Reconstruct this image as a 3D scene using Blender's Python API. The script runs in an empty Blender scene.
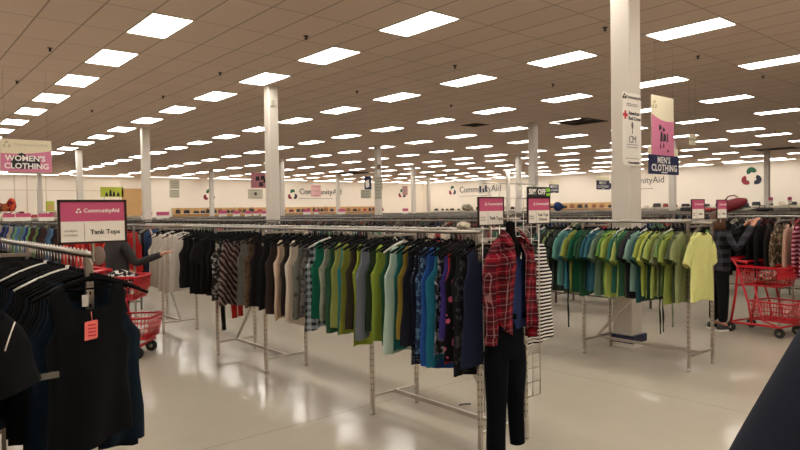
import bpy, math, random
import numpy as np
from mathutils import Vector, Matrix
C = bpy.context.scene.collection
random.seed(7)
PI = math.pi
FT = .3048
CEIL = 4.49

# ------------------------------------------------------------------ helpers
def lin(c):
    f = lambda v: v/12.92 if v <= .04045 else ((v+.055)/1.055)**2.4
    return tuple(f(v/255.) for v in c[:3]) + (1,)

class MB:
    """collects shapes into one mesh"""
    def __init__(s): s.v = []; s.f = []; s.m = []; s.smooth = []
    def add(s, vs, fs, mi=0, smooth=False, mat=None):
        o = len(s.v)
        for p in vs:
            p = Vector(p)
            s.v.append(mat @ p if mat else p)
        for f in fs:
            s.f.append(tuple(i+o for i in f)); s.m.append(mi); s.smooth.append(smooth)
        return s
    def box(s, a, b, mi=0, mat=None):
        x0,y0,z0 = a; x1,y1,z1 = b
        vs = [(x0,y0,z0),(x1,y0,z0),(x1,y1,z0),(x0,y1,z0),(x0,y0,z1),(x1,y0,z1),(x1,y1,z1),(x0,y1,z1)]
        return s.add(vs, [(3,2,1,0),(4,5,6,7),(0,1,5,4),(1,2,6,5),(2,3,7,6),(3,0,4,7)], mi, False, mat)
    def cbox(s, c, d, mi=0, mat=None):
        return s.box([c[i]-d[i]/2 for i in range(3)], [c[i]+d[i]/2 for i in range(3)], mi, mat)
    def rbox(s, c, d, r=.01, mi=0, mat=None):
        """box with chamfered vertical edges and softened top and bottom"""
        loops = []
        hx,hy,hz = d[0]/2,d[1]/2,d[2]/2
        for z,ins in ((-hz,r),(-hz+r,0),(hz-r,0),(hz,r)):
            l = []
            for sx,sy in ((1,1),(-1,1),(-1,-1),(1,-1)):
                a = (c[0]+sx*(hx-ins), c[1]+sy*(hy-ins-r), c[2]+z); b = (c[0]+sx*(hx-ins-r), c[1]+sy*(hy-ins), c[2]+z)
                l += [a,b] if sx*sy > 0 else [b,a]
            loops.append(l)
        return s.loft(loops, mi, True, mat, smooth=False)
    def loft(s, loops, mi=0, caps=True, mat=None, smooth=True, closed=True):
        n = len(loops[0]); vs = [p for l in loops for p in l]; fs = []
        for k in range(len(loops)-1):
            for i in range(n if closed else n-1):
                j = (i+1) % n
                fs.append((k*n+i, k*n+j, (k+1)*n+j, (k+1)*n+i))
        if caps:
            fs.append(tuple(reversed(range(n)))); fs.append(tuple(range((len(loops)-1)*n, len(loops)*n)))
        return s.add(vs, fs, mi, smooth, mat)
    def tube(s, pts, r, n=8, mi=0, caps=True, mat=None, closed=False):
        pts = [Vector(p) for p in pts]; loops = []
        N = len(pts); up = None
        for i,p in enumerate(pts):
            if closed: t = pts[(i+1)%N]-pts[i-1]
            else: t = pts[min(i+1,N-1)]-pts[max(i-1,0)]
            t.normalize()
            if up is None: up = Vector((0,0,1)) if abs(t.z) < .9 else Vector((1,0,0))
            u = t.cross(up)
            if u.length < 1e-4: u = t.cross(Vector((0,1,0)))
            u.normalize(); w = u.cross(t); up = w
            rr = r[i] if isinstance(r,(list,tuple)) else r
            loops.append([p + u*math.cos(2*PI*k/n)*rr + w*math.sin(2*PI*k/n)*rr for k in range(n)])
        if closed: loops.append(loops[0]); caps = False
        return s.loft(loops, mi, caps, mat)
    def rod(s, a, b, r, n=8, mi=0, mat=None): return s.tube([a,b], r, n, mi, True, mat)
    def sqbar(s, a, b, w, h=None, mi=0):
        """rectangular bar from a to b"""
        a = Vector(a); b = Vector(b); h = h or w; t = (b-a).normalized()
        up = Vector((0,0,1)) if abs(t.z) < .95 else Vector((0,1,0))
        u = t.cross(up).normalized(); v = u.cross(t).normalized()
        q = [u*w/2+v*h/2, -u*w/2+v*h/2, -u*w/2-v*h/2, u*w/2-v*h/2]
        return s.loft([[a+p for p in q],[b+p for p in q]], mi, True, smooth=False)
    def ell(s, c, r, nu=16, nv=10, mi=0, mat=None):
        loops = []
        for j in range(nv+1):
            th = PI*(j+.02)/(nv+.04)
            loops.append([(c[0]+r[0]*math.sin(th)*math.cos(2*PI*i/nu), c[1]+r[1]*math.sin(th)*math.sin(2*PI*i/nu), c[2]-r[2]*math.cos(th)) for i in range(nu)])
        return s.loft(loops, mi, True, mat)
    def poly(s, pts, t, mi=0, mat=None):
        """flat outline in local x,z thickened along y by t"""
        n = len(pts); vs = [(x,0,z) for x,z in pts]+[(x,t,z) for x,z in pts]
        fs = [tuple(range(n)), tuple(reversed(range(n,2*n)))]+[(i,n+i,n+(i+1)%n,(i+1)%n) for i in range(n)]
        return s.add(vs, fs, mi, False, mat)
    def text(s, txt, size, mi=0, mat=None, align='CENTER', bold=0, extrude=.0008, spacing=1, width=None):
        """lettering standing in the local x,z plane and reading from -y"""
        cu = bpy.data.curves.new('t','FONT'); cu.body = txt; cu.size = size; cu.align_x = align; cu.align_y = 'CENTER'
        cu.extrude = extrude; cu.offset = bold; cu.space_character = spacing; cu.resolution_u = 2
        o = bpy.data.objects.new('t', cu); C.objects.link(o)
        dg = bpy.context.evaluated_depsgraph_get(); dg.update()
        me = bpy.data.meshes.new_from_object(o.evaluated_get(dg))
        bpy.data.objects.remove(o); bpy.data.curves.remove(cu)
        M = Matrix(((1,0,0,0),(0,0,-1,0),(0,1,0,0),(0,0,0,1)))
        M = (mat @ M) if mat else M
        if width:
            k = width/(max(v.co.x for v in me.vertices)-min(v.co.x for v in me.vertices)); M = M @ Matrix.Diagonal((k,k,1,1))
        s.add([v.co for v in me.vertices], [tuple(p.vertices) for p in me.polygons], mi, False, M)
        bpy.data.meshes.remove(me)
        return s
    def build(s, name, mats, parent=None, loc=None):
        me = bpy.data.meshes.new(name)
        me.from_pydata([tuple(v) for v in s.v], [], s.f)
        if not isinstance(mats,(list,tuple)): mats = [mats]
        for m in mats: me.materials.append(m)
        me.polygons.foreach_set('material_index', s.m)
        me.polygons.foreach_set('use_smooth', s.smooth)
        me.update()
        o = bpy.data.objects.new(name, me); C.objects.link(o)
        if parent: o.parent = parent
        if loc: o.location = loc
        return o

def empty(name, loc=(0,0,0), rz=0):
    o = bpy.data.objects.new(name, None); C.objects.link(o); o.location = loc; o.rotation_euler = (0,0,rz)
    o.empty_display_size = .1
    return o
def tag(o, label=None, cat=None, group=None, kind=None):
    if label: o['label'] = label
    if cat: o['category'] = cat
    if group: o['group'] = group
    if kind: o['kind'] = kind
    return o
def dup(root, loc=None, rz=None, parent=None):
    r = root.copy(); C.objects.link(r)
    if loc is not None: r.location = loc
    if rz is not None: r.rotation_euler = (0,0,rz)
    if parent: r.parent = parent
    for ch in root.children: dup(ch, parent=r)
    return r
ORD = 'zeroth first second third fourth fifth sixth seventh eighth ninth tenth eleventh twelfth thirteenth fourteenth fifteenth sixteenth seventeenth eighteenth nineteenth twentieth'.split()
TENS = {2:'twenty',3:'thirty',4:'forty',5:'fifty',6:'sixty',7:'seventy',8:'eighty'}
def nth(n):
    if n <= 20: return ORD[n]
    t,u = divmod(n,10)
    return TENS[t]+'-'+ORD[u] if u else TENS[t][:-1]+'ieth'

# ------------------------------------------------------------------ materials
def nodes(name):
    m = bpy.data.materials.new(name); m.use_nodes = True
    nt = m.node_tree; b = nt.nodes['Principled BSDF']
    return m, nt, b
def N(nt, t, **kw):
    n = nt.nodes.new(t)
    for k,v in kw.items():
        if isinstance(k,str) and hasattr(n,k): setattr(n,k,v)
    return n
def mix(nt, fac, a, b):
    n = nt.nodes.new('ShaderNodeMix'); n.data_type = 'RGBA'
    for sock,val in ((0,fac),(6,a),(7,b)):
        if hasattr(val,'is_output') or isinstance(val, bpy.types.NodeSocket): nt.links.new(val, n.inputs[sock])
        else: n.inputs[sock].default_value = val
    return n.outputs[2]
def math_(nt, op, a, b=None, c=None):
    n = nt.nodes.new('ShaderNodeMath'); n.operation = op
    for i,v in enumerate((a,b,c)):
        if v is None: continue
        if isinstance(v, bpy.types.NodeSocket): nt.links.new(v, n.inputs[i])
        else: n.inputs[i].default_value = v
    return n.outputs[0]
def coords(nt):
    tc = nt.nodes.new('ShaderNodeTexCoord'); sp = nt.nodes.new('ShaderNodeSeparateXYZ')
    nt.links.new(tc.outputs['Object'], sp.inputs[0]); return tc.outputs['Object'], sp.outputs
def noise(nt, co, scale, detail=2, rough=.5):
    n = nt.nodes.new('ShaderNodeTexNoise'); n.inputs['Scale'].default_value = scale; n.inputs['Detail'].default_value = detail
    n.inputs['Roughness'].default_value = rough
    nt.links.new(co, n.inputs['Vector']); return n.outputs['Fac']
def simple(name, col, rough=.5, metal=0, var=.06, scale=6, spec=.5):
    m, nt, b = nodes(name)
    co,_ = coords(nt); c = lin(col)
    d = tuple(max(0,x*(1-var*2)) for x in c[:3])+(1,)
    nt.links.new(mix(nt, noise(nt, co, scale), c, d), b.inputs['Base Color'])
    b.inputs['Roughness'].default_value = rough; b.inputs['Metallic'].default_value = metal
    b.inputs['Specular IOR Level'].default_value = spec
    return m
def bump(nt, b, h, strength=.2, dist=.01):
    n = nt.nodes.new('ShaderNodeBump'); n.inputs['Strength'].default_value = strength; n.inputs['Distance'].default_value = dist
    nt.links.new(h, n.inputs['Height']); nt.links.new(n.outputs[0], b.inputs['Normal'])
def fract_band(nt, x, period, width, off=0):
    f = math_(nt,'FRACT', math_(nt,'ADD', math_(nt,'DIVIDE', x, period), off))
    return math_(nt,'LESS_THAN', f, width/period)

_fab = {}
def fabric(col, pat=None, col2=None, sc=1.):
    key = (col,pat,col2,sc)
    if key in _fab: return _fab[key]
    m, nt, b = nodes('fabric'); co, xyz = coords(nt)
    c = lin(col); d = tuple(x*.82 for x in c[:3])+(1,)
    base = mix(nt, noise(nt, co, 14, 3), c, d)
    e = lin(col2) if col2 else (1,1,1,1)
    if pat == 'hstripe':
        base = mix(nt, fract_band(nt, xyz[2], .042*sc, .019*sc), base, e)
    elif pat == 'vstripe':
        base = mix(nt, fract_band(nt, xyz[0], .03*sc, .012*sc), base, e)
    elif pat == 'diag':
        w = math_(nt,'ADD', math_(nt,'ADD', xyz[0], math_(nt,'MULTIPLY', xyz[2], .7)), math_(nt,'MULTIPLY', noise(nt,co,9), .05))
        base = mix(nt, fract_band(nt, w, .055*sc, .022*sc), base, e)
    elif pat == 'dots':
        v = nt.nodes.new('ShaderNodeTexVoronoi'); v.inputs['Scale'].default_value = 60/sc; v.inputs['Randomness'].default_value = .3
        nt.links.new(co, v.inputs['Vector'])
        base = mix(nt, math_(nt,'LESS_THAN', v.outputs['Distance'], .3), base, e)
    elif pat == 'print':
        f = noise(nt, co, 26/sc, 3, .7)
        base = mix(nt, math_(nt,'GREATER_THAN', f, .53), base, e)
    elif pat == 'floral':
        v = nt.nodes.new('ShaderNodeTexVoronoi'); v.inputs['Scale'].default_value = 16/sc
        nt.links.new(co, v.inputs['Vector'])
        k = math_(nt,'LESS_THAN', math_(nt,'ADD', v.outputs['Distance'], math_(nt,'MULTIPLY', noise(nt,co,40),.4)), .52)
        base = mix(nt, k, base, e)
    elif pat == 'check':
        a = fract_band(nt, xyz[0], .06*sc, .03*sc); z = fract_band(nt, xyz[2], .06*sc, .03*sc)
        base = mix(nt, math_(nt,'MULTIPLY', math_(nt,'ADD', a, z), .5), base, e)
    elif pat == 'plaid':
        dk = lin((30,6,14)); wh = lin((190,150,150))
        xyz = [math_(nt,'ADD', xyz[0], math_(nt,'MULTIPLY', xyz[1], .35)), xyz[1], math_(nt,'ADD', xyz[2], math_(nt,'MULTIPLY', math_(nt,'ABSOLUTE',xyz[0]), .12))]
        for ax in (0,2):
            base = mix(nt, math_(nt,'MULTIPLY', fract_band(nt, xyz[ax], .085, .045), .62), base, dk)
        for ax,o in ((0,.76),(2,.76)):
            base = mix(nt, math_(nt,'MULTIPLY', fract_band(nt, xyz[ax], .085, .004, o), .33), base, wh)
            base = mix(nt, math_(nt,'MULTIPLY', fract_band(nt, xyz[ax], .085, .003, .28), .3), base, wh)
    nt.links.new(base, b.inputs['Base Color'])
    b.inputs['Roughness'].default_value = .9; b.inputs['Specular IOR Level'].default_value = .2
    bump(nt, b, noise(nt, co, 260, 2), .15, .002)
    _fab[key] = m
    return m

CHROME = simple('chrome_steel', (205,198,188), .28, 1, .08, 9)
RAILM = simple('bright_rail_steel', (168,162,152), .3, 1, .1, 12)
DARKSTEEL = simple('dark_steel', (70,62,56), .4, 1, .1)
BLACKPL = simple('black_plastic', (10,9,9), .8, 0, .1, 6, .08)
CLEARPL = simple('pale_plastic', (196,190,178), .3, 0, .05)
WHITEPL = simple('white_paint', (236,230,220), .45, 0, .02)
COLM = simple('column_paint', (214,205,192), .5, 0, .03, 2)
WALLM = simple('wall_paint', (243,233,218), .85, 0, .03, .5)
PAPER = simple('paper_white', (235,228,216), .7, 0, .02)
CREAM = simple('paper_cream', (232,222,190), .7, 0, .03)
PINK = simple('sign_pink', (196,80,118), .55, 0, .03)
PINKSOFT = simple('sign_soft_pink', (214,124,156), .6, 0, .04)
NAVY = simple('sign_navy', (20,30,74), .55, 0, .06)
INK = simple('ink_black', (28,26,30), .6, 0, .05)
GREYINK = simple('ink_grey', (110,106,104), .6, 0, .05)
LETTERW = simple('letter_white', (242,238,230), .6, 0, .02)
LIMEINK = simple('letter_lime', (150,214,60), .6, 0, .02)
REDINK = simple('ink_red', (196,32,48), .6, 0, .05)
LOGOG = simple('mark_green', (20,92,62), .6, 0, .05)
LOGOR = simple('mark_red', (140,36,50), .6, 0, .05)
LOGON = simple('mark_navy', (36,40,60), .6, 0, .05)
TAN = simple('tan_panel', (214,170,112), .7, 0, .08, 3)
CARTRED = simple('cart_red_plastic', (190,12,28), .35, 0, .08)
RUBBER = simple('black_rubber', (24,22,22), .6, 0, .1)
SKIN = simple('skin', (212,152,124), .55, 0, .05)
HAIRB = simple('hair_brown', (98,64,42), .6, 0, .2, 40)
HAIRD = simple('hair_dark', (48,34,26), .6, 0, .2, 40)
TAGM = simple('tag_salmon', (240,120,110), .6, 0, .03)
GRILLE = simple('grille_brown', (52,38,30), .7, 0, .1)
FARRAIL = simple('far_rack_steel', (118,111,102), .35, 1, .2, 7)
LIMESIGN = simple('lime_banner', (190,200,60), .6, 0, .05)
NOTICE = simple('notice_grey', (176,172,152), .7, 0, .05)
BASEBLUE = simple('base_navy', (28,34,70), .5, 0, .05)

def floor_mat():
    m, nt, b = nodes('polished_floor'); co, xyz = coords(nt)
    n1 = noise(nt, co, .35, 4, .6); n2 = noise(nt, co, 3.5, 5, .65)
    base = mix(nt, n1, lin((188,179,163)), lin((172,163,147)))
    base = mix(nt, math_(nt,'MULTIPLY', n2, .35), base, lin((158,148,132)))
    j = math_(nt,'MAXIMUM', fract_band(nt, math_(nt,'ADD', xyz[1], 1000-3.845), 6.1, .010, 0), fract_band(nt, math_(nt,'ADD', xyz[0], 1000-4.9), 6.1, .010, 0))
    base = mix(nt, math_(nt,'MULTIPLY', j, .45), base, lin((110,96,80)))
    nt.links.new(base, b.inputs['Base Color'])
    r = nt.nodes.new('ShaderNodeMapRange'); nt.links.new(n2, r.inputs[0]); r.inputs[3].default_value = .10; r.inputs[4].default_value = .21
    nt.links.new(r.outputs[0], b.inputs['Roughness']); b.inputs['Specular IOR Level'].default_value = .24
    bump(nt, b, noise(nt, co, 2.2, 3), .10, .02)
    return m
X0, Y0 = 3.426, 4.713           # centre of the first ceiling light
def ceil_mat():
    m, nt, b = nodes('ceiling_tiles'); co, xyz = coords(nt)
    px, py = 2*FT, 4*FT
    ux = math_(nt,'ADD', math_(nt,'DIVIDE', math_(nt,'SUBTRACT', xyz[0], X0), px), 500.5)
    uy = math_(nt,'ADD', math_(nt,'DIVIDE', math_(nt,'SUBTRACT', xyz[1], Y0), py), 500.5)
    cb = nt.nodes.new('ShaderNodeCombineXYZ')
    nt.links.new(math_(nt,'FLOOR',ux), cb.inputs[0]); nt.links.new(math_(nt,'FLOOR',uy), cb.inputs[1])
    wn = nt.nodes.new('ShaderNodeTexWhiteNoise'); wn.noise_dimensions = '2D'; nt.links.new(cb.outputs[0], wn.inputs['Vector'])
    base = mix(nt, wn.outputs['Value'], lin((234,213,198)), lin((228,207,192)))
    base = mix(nt, math_(nt,'MULTIPLY', noise(nt, co, 30, 3), .3), base, lin((216,196,180)))
    def edge(u, w):
        f = math_(nt,'FRACT',u); d = math_(nt,'MINIMUM', f, math_(nt,'SUBTRACT',1,f))
        return math_(nt,'LESS_THAN', d, w)
    g = math_(nt,'MAXIMUM', edge(ux, .013/px), edge(uy, .009/py))
    base = mix(nt, math_(nt,'MULTIPLY', g, .55), base, lin((104,88,74)))
    nt.links.new(base, b.inputs['Base Color']); b.inputs['Roughness'].default_value = .95; b.inputs['Specular IOR Level'].default_value = .1
    bump(nt, b, noise(nt, co, 120, 2), .2, .004)
    return m
def emit_mat(name, col, s):
    m, nt, b = nodes(name)
    b.inputs['Base Color'].default_value = (.8,.8,.8,1)
    co,_ = coords(nt)
    nt.links.new(mix(nt, noise(nt, co, 2), col, tuple(x*.96 for x in col[:3])+(1,)), b.inputs['Emission Color'])
    b.inputs['Emission Strength'].default_value = s
    return m
STRIP = emit_mat('strip_diffuser', (1,.95,.875,1), 9)
LAMP = emit_mat('lamp_diffuser', (1,.95,.875,1), 17)

# ------------------------------------------------------------------ camera
F, YAW, PIT, ROL, H = 629.0, math.radians(49.75), math.radians(-1.26), math.radians(-.883), 1.65
cy, sy = math.cos(YAW), math.sin(YAW)
fw = Vector((cy*math.cos(PIT), sy*math.cos(PIT), math.sin(PIT))); rr = Vector((sy,-cy,0)); uu = rr.cross(fw)
RT = math.cos(ROL)*rr + math.sin(ROL)*uu; UP = -math.sin(ROL)*rr + math.cos(ROL)*uu
cam = bpy.data.objects.new('camera', bpy.data.cameras.new('camera')); C.objects.link(cam)
cam.data.sensor_width = 36; cam.data.lens = F/800*36; cam.data.clip_end = 300; cam.data.clip_start = .05
cam.matrix_world = Matrix(((RT.x,UP.x,-fw.x,0),(RT.y,UP.y,-fw.y,0),(RT.z,UP.z,-fw.z,H),(0,0,0,1)))
bpy.context.scene.camera = cam
def ray(x, y): return fw + RT*((x-400)/F) - UP*((y-225)/F)
def onX(x, y, X): d = ray(x,y); t = X/d.x; return Vector((X, d.y*t, H+d.z*t))
def onY(x, y, Y): d = ray(x,y); t = Y/d.y; return Vector((d.x*t, Y, H+d.z*t))
def onZ(x, y, z): d = ray(x,y); t = (z-H)/d.z; return Vector((d.x*t, d.y*t, z))
def pix(p):
    p = Vector(p)-Vector((0,0,H)); z = p.dot(fw)
    return (400+F*p.dot(RT)/z, 225-F*p.dot(UP)/z, z) if z > .01 else (-999,-999,z)

# ------------------------------------------------------------------ the hall
XW, YW = 44.0, 48.3
def struct(name, mb, m, label, cat):
    return tag(mb.build(name, m), label, cat, None, 'structure')
struct('floor', MB().box((-8,-9,-.1),(XW+.3,YW+.3,0)), floor_mat(), 'polished beige concrete floor with faint joint lines', 'floor')
struct('ceiling', MB().box((-8,-9,CEIL),(XW+.3,YW+.3,CEIL+.1)), ceil_mat(), 'suspended ceiling of brownish grey tiles in a dark grid', 'ceiling')
struct('wall_back', MB().box((-8,YW,0),(XW,YW+.2,CEIL)), WALLM, 'long cream wall across the far left end of the shop', 'wall')
struct('wall_right', MB().box((XW,-9,0),(XW+.2,YW+.2,CEIL)), WALLM, 'long cream wall along the far right side of the shop', 'wall')
struct('wall_left', MB().box((-8.2,-9,0),(-8,YW+.2,CEIL)), WALLM, 'cream side wall beyond the left edge of the photo', 'wall')
struct('wall_front', MB().box((-8.2,-9.2,0),(XW+.2,-9,CEIL)), WALLM, 'cream wall behind the viewer', 'wall')
# battens on the back wall
mb = MB()
for px in (14.5, 27, 46):
    x = onY(px, 190, YW).x; mb.box((x-.03,YW-.012,0),(x+.03,YW,CEIL-.02))
mb.box((-8,YW-.014,3.42),(14.3,YW,3.46))
tag(mb.build('trim_1', simple('batten', (212,198,176), .8)), 'thin pale panel joint strips on the far left wall', 'trim', None, 'structure')

# columns
for k,(x,y) in enumerate([(6.95,4.0),(7.0,12.7),(7.0,21.1),(7.0,29.5),(7.6,41.0),(16.8,13.0),(16.75,21.2),(16.8,29.5),(16.8,38.4),(26.1,12.9),(26.1,21.15),(26.2,29.6),(26.2,37.9),(35.2,12.45),(35.2,21.1),(35.2,29.5),(35.2,37.9)]):
    s = .125 if k == 0 else .118
    mb = MB(); r = .012
    mb.loft([[(x+sx*(s-a),y+sy2*(s-b),z) for sx,sy2,a,b in ((1,1,0,r),(1,1,r,0),(-1,1,r,0),(-1,1,0,r),(-1,-1,0,r),(-1,-1,r,0),(1,-1,r,0),(1,-1,0,r))] for z in (0,CEIL)], 0, True, None, False)
    o = mb.build('column', COLM)
    names = {0:'tall square white column behind the green tops rack',1:'white column rising behind the middle rack left of centre',2:'white column above the Tank Tops sign, right of it',3:'small far white column left of the second column',
             4:'far thin white column under the pink hanging clothing sign',5:'white column just right of the two signs on the wire grid',6:'white column with paper notices near the middle',10:'grey thin column behind the wire grid top',9:'white column behind the navy clothing sign at right',13:'white column beside the coloured wall emblem at far right'}
    tag(o, names.get(k, ['','','','','','','','white column hidden behind the left middle column','slim distant column in front of the black and red emblem','','','distant column standing just left of a pale thin one, mid wall','distant slim column through the middle of the wall lettering','','white column concealed behind the tall near column','very slim far column near the room corner right of centre','far thin grey column near the corner emblem'][k]), 'column', None, 'structure')
# navy base trim of the near column
x,y = 6.95,4.0
mb = MB(); mb.box((x-.16,y-.16,.05),(x+.16,y+.16,.14)); mb.box((x-.165,y-.165,0),(x+.165,y+.165,.05),1)
tag(mb.build('baseboard_column', [BASEBLUE, PAPER]), 'navy band over a pale kick strip round the near column foot', 'baseboard', None, 'structure')

# ceiling lights
cols = [0,10,22,34,46,58,71,80,92,104,116,127]
def make_light():
    root = empty('ceiling_light')
    l, w = .585, .285
    mb = MB()
    for a,b in (((-w-.02,-l-.02,-.012),(-w,l+.02,.0)),((w,-l-.02,-.012),(w+.02,l+.02,.0)),((-w,-l-.02,-.012),(w,-l,.0)),((-w,l,-.012),(w,l+.02,.0))): mb.box(a,b)
    mb.build('frame', WHITEPL, root)
    MB().box((-w,-l,-.006),(w,l,-.001)).build('diffuser', LAMP, root)
    return root
lt = make_light(); first = True
vis = {}
for j,c in enumerate([-24,-12]+cols):
    x = X0+c*FT; n = 0
    if x > XW-.5: continue
    for i in range(-4, 18):
        y = Y0+i*8*FT
        if y > YW-.4: continue
        u,v,d = pix((x,y,CEIL))
        seen = d > 0 and -25 < u < 825 and -20 < v < 240
        if not seen and (d > 0 and d > 20): continue
        if not seen and (x > 16): continue
        o = lt if first else dup(lt)
        first = False
        o.location = (x,y,CEIL)
        if seen:
            n += 1
            row = j-2
            lab = ('fluorescent ceiling panel, %s from the near end of the %s' % (nth(n), 'leftmost row of lights' if row == 0 else nth(row+1)+' row of lights from left'))
            tag(o, lab, 'ceiling light', 'fluorescent ceiling panels')
        else:
            tag(o, 'fluorescent ceiling panel over the aisles behind or beside the viewer', 'ceiling light', 'fluorescent ceiling panels out of view')

# slim strip lights along the top of the two far walls
def strip_light(x, y, l, alongx, lab):
    r = empty('strip_light', (x,y,CEIL), 0 if alongx else PI/2)
    mb = MB(); mb.box((-l/2,-.08,-.03),(l/2,.08,0)); mb.build('housing', WHITEPL, r)
    MB().box((-l/2+.02,-.065,-.045),(l/2-.02,.065,-.03)).build('diffuser', STRIP, r)
    tag(r, lab, 'strip light', 'strip lights along the far walls')
for k in range(9): strip_light(3.0+k*4.9, YW-.75, 4.2, True, 'long strip light at the top of the far left wall, %s from left' % nth(k+1))
for k in range(8): strip_light(XW-.75, 45.2-k*4.9, 4.2, False, 'long strip light at the top of the right wall, %s from the corner' % nth(k+1))
# air return grilles, sprinklers on the ceiling
def vent(c, w, l, lab):
    r = empty('air_return_grille', (c.x,c.y,CEIL))
    MB().box((-w/2,-l/2,-.008),(w/2,l/2,-.001)).build('backing', GRILLE, r)
    mb = MB()
    for k in range(12): mb.box((-w/2,-l/2+l*(k+.3)/12,-.018),(w/2,-l/2+l*(k+.55)/12,-.008))
    mb.build('louvre_panel', GRILLE, r)
    mb = MB()
    for a,b in (((-w/2-.03,-l/2-.03,-.02),(-w/2,l/2+.03,0)),((w/2,-l/2-.03,-.02),(w/2+.03,l/2+.03,0)),((-w/2,-l/2-.03,-.02),(w/2,-l/2,0)),((-w/2,l/2,-.02),(w/2,l/2+.03,0))): mb.box(a,b)
    mb.build('frame', simple('frame_brown',(120,100,84),.6), r)
    tag(r, lab, 'vent')
vent(onZ(580,121.8,CEIL-.01), 1.2, 1.2, 'dark brown air grille on the ceiling left of the tall near column')
vent(onZ(776,149,CEIL-.01), 1.2, 1.8, 'dark air grille on the ceiling above the far right emblem column')
vent(onZ(475,125,CEIL-.01), .6, .6, 'small dark air grille on the ceiling above the middle rack')
vent(onZ(354,173,CEIL-.01), 1.8, 2.4, 'distant dark ceiling grille left of the column with notices')
sp = None
for px,py,lab in [(92,110,'beside the second row of lights at left'),(50,48,'above the leftmost row of lights'),(17,81,'at the far left edge'),(220,72.5,'between the second and third row near the top'),(163,96,'near the second row of lights, left of the tall columns'),(306,36,'near the top centre left'),(357,91,'between two lights left of centre'),(455,65.5,'between the top centre lights'),(451,105,'over the middle rack, centre'),(605,27.5,'touching the tall near column'),(698,56,'right of the tall near column'),(763,76,'near the right edge'),(553,84,'left of the tall near column'),(775,131,'above the far right wall emblem')]:
    p = onZ(px,py,CEIL)
    if sp is None:
        mb = MB(); mb.tube([(0,0,0),(0,0,-.006)], .045, 12); mb.tube([(0,0,0),(0,0,-.05)], .014, 8); mb.tube([(0,0,-.05),(0,0,-.055)], .028, 10)
        mb.rod((-.012,0,-.02),(-.02,0,-.052),.004,6); mb.rod((.012,0,-.02),(.02,0,-.052),.004,6)
        sp = mb.build('sprinkler_head', DARKSTEEL); o = sp
    else: o = dup(sp)
    o.location = p
    tag(o, 'small dark ceiling sprinkler head '+lab, 'sprinkler', 'ceiling sprinkler heads')

# ------------------------------------------------------------------ lettering and the emblem
def T(loc, rz=0): return Matrix.Translation(Vector(loc)) @ Matrix.Rotation(rz,4,'Z')
def swirl(mb, M, s, mi, start, ang):
    """one curled hand-like petal of the three part mark, in local x,z"""
    pts = []
    for k in range(15):
        a = start + (k/14-.5)*3.7; pts.append((math.cos(a)*.5*s, math.sin(a)*.5*s))
    for k in range(11):
        a = start + (.5-k/10)*2.6; pts.append((math.cos(a)*.20*s-.22*s*math.cos(start), math.sin(a)*.16*s-.22*s*math.sin(start)))
    mb.poly(pts, .01, mi, M)
def emblem(mb, M, s, mis):
    for (dx,dz,st,mi) in ((0,.52,PI/2+.25,mis[0]),(-.52,-.36,PI+.5,mis[1]),(.52,-.36,-.3,mis[2])):
        swirl(mb, M @ Matrix.Translation((dx*s,0,dz*s)), s, mi, st, 0)
def wall_logo(p, rz, lab, s=.46, text=True, off=.95, tw=3.6, zo=.0):
    r = empty('wall_emblem', p, rz)
    mb = MB(); emblem(mb, Matrix.Translation((0,-.02,0)), s, (0,1,2)); mb.build('mark', [LOGOG,LOGOR,LOGON], r)
    if text:
        mb = MB().text('CommunityAid', 1, 0, Matrix.Translation((off,-.02,zo)), 'LEFT', .0, .01, width=tw); mb.build('lettering', GREYINK, r)
        mb = MB().box((off,-.012,zo-.62),(off+tw*.8,0,zo-.585)); mb.build('underline', GREYINK, r)
    tag(r, lab, 'wall sign')
YF = YW-.02
wall_logo(onY(292.5,194.5,YF), 0, 'three-part emblem with grey lettering on the far wall, left of centre', off=onY(299,190,YF).x-onY(292.5,190,YF).x, tw=onY(341,190,YF).x-onY(299,190,YF).x, zo=.25)
wall_logo(onY(209,195,YF), 0, 'three-part dark emblem on the far wall behind a slim column', text=False)
wall_logo(onX(452.5,190.5,XW-.02), -PI/2, 'small three-part emblem and grey lettering near the room corner', tw=5.2)
wall_logo(onX(607,184,XW-.02), -PI/2, 'grey wall lettering emerging behind the tall near column', off=.6, tw=onX(612,180,XW).y-onX(661.5,180,XW).y, zo=.12)
wall_logo(onX(751.5,176.5,XW-.02), -PI/2, 'colourful green red and navy emblem on the far right wall', text=False, s=.60)
wall_logo(onY(402,193.5,YF), 0, 'three-part emblem on the far wall right of the column with notices', text=False)

# notices on walls and columns, hanging signs
def board(name, loc, w, h, mat, lab, cat='sign', rz=0, lines=0, extra=None, t=.01):
    r = empty(name, loc, rz)
    MB().box((-w/2,0,-h/2),(w/2,t,h/2)).build('board', mat, r)
    if lines:
        mb = MB()
        for k in range(lines):
            z = h*(.36-.72*k/max(1,lines-1)); ww = w*(.32 if k%3 else .38)
            mb.box((-ww,-.002,z-h*.018),(ww,-.0005,z+h*.018))
        mb.build('printed_lines', GREYINK, r)
    if extra: extra(r)
    return tag(r, lab, cat)
p = onY(174.5,184.5,YF); board('wall_notice', p, .75, .65, NOTICE, 'grey paper notice on far wall, upper of the two', lines=4)
p = onY(174.5,193.5,YF); board('wall_notice', p, .75, .6, NOTICE, 'grey paper notice on far wall, lower of the two', lines=3)
p = onY(255.5,194,YF); board('wall_notice', p, 1.35, .8, NOTICE, 'grey green framed notice board on far wall', lines=3, extra=lambda r: MB().box((-.1,-.004,-.12),(.12,-.001,.15)).build('dark_figure', INK, r))
p = onY(112,192,46.0); 
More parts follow.
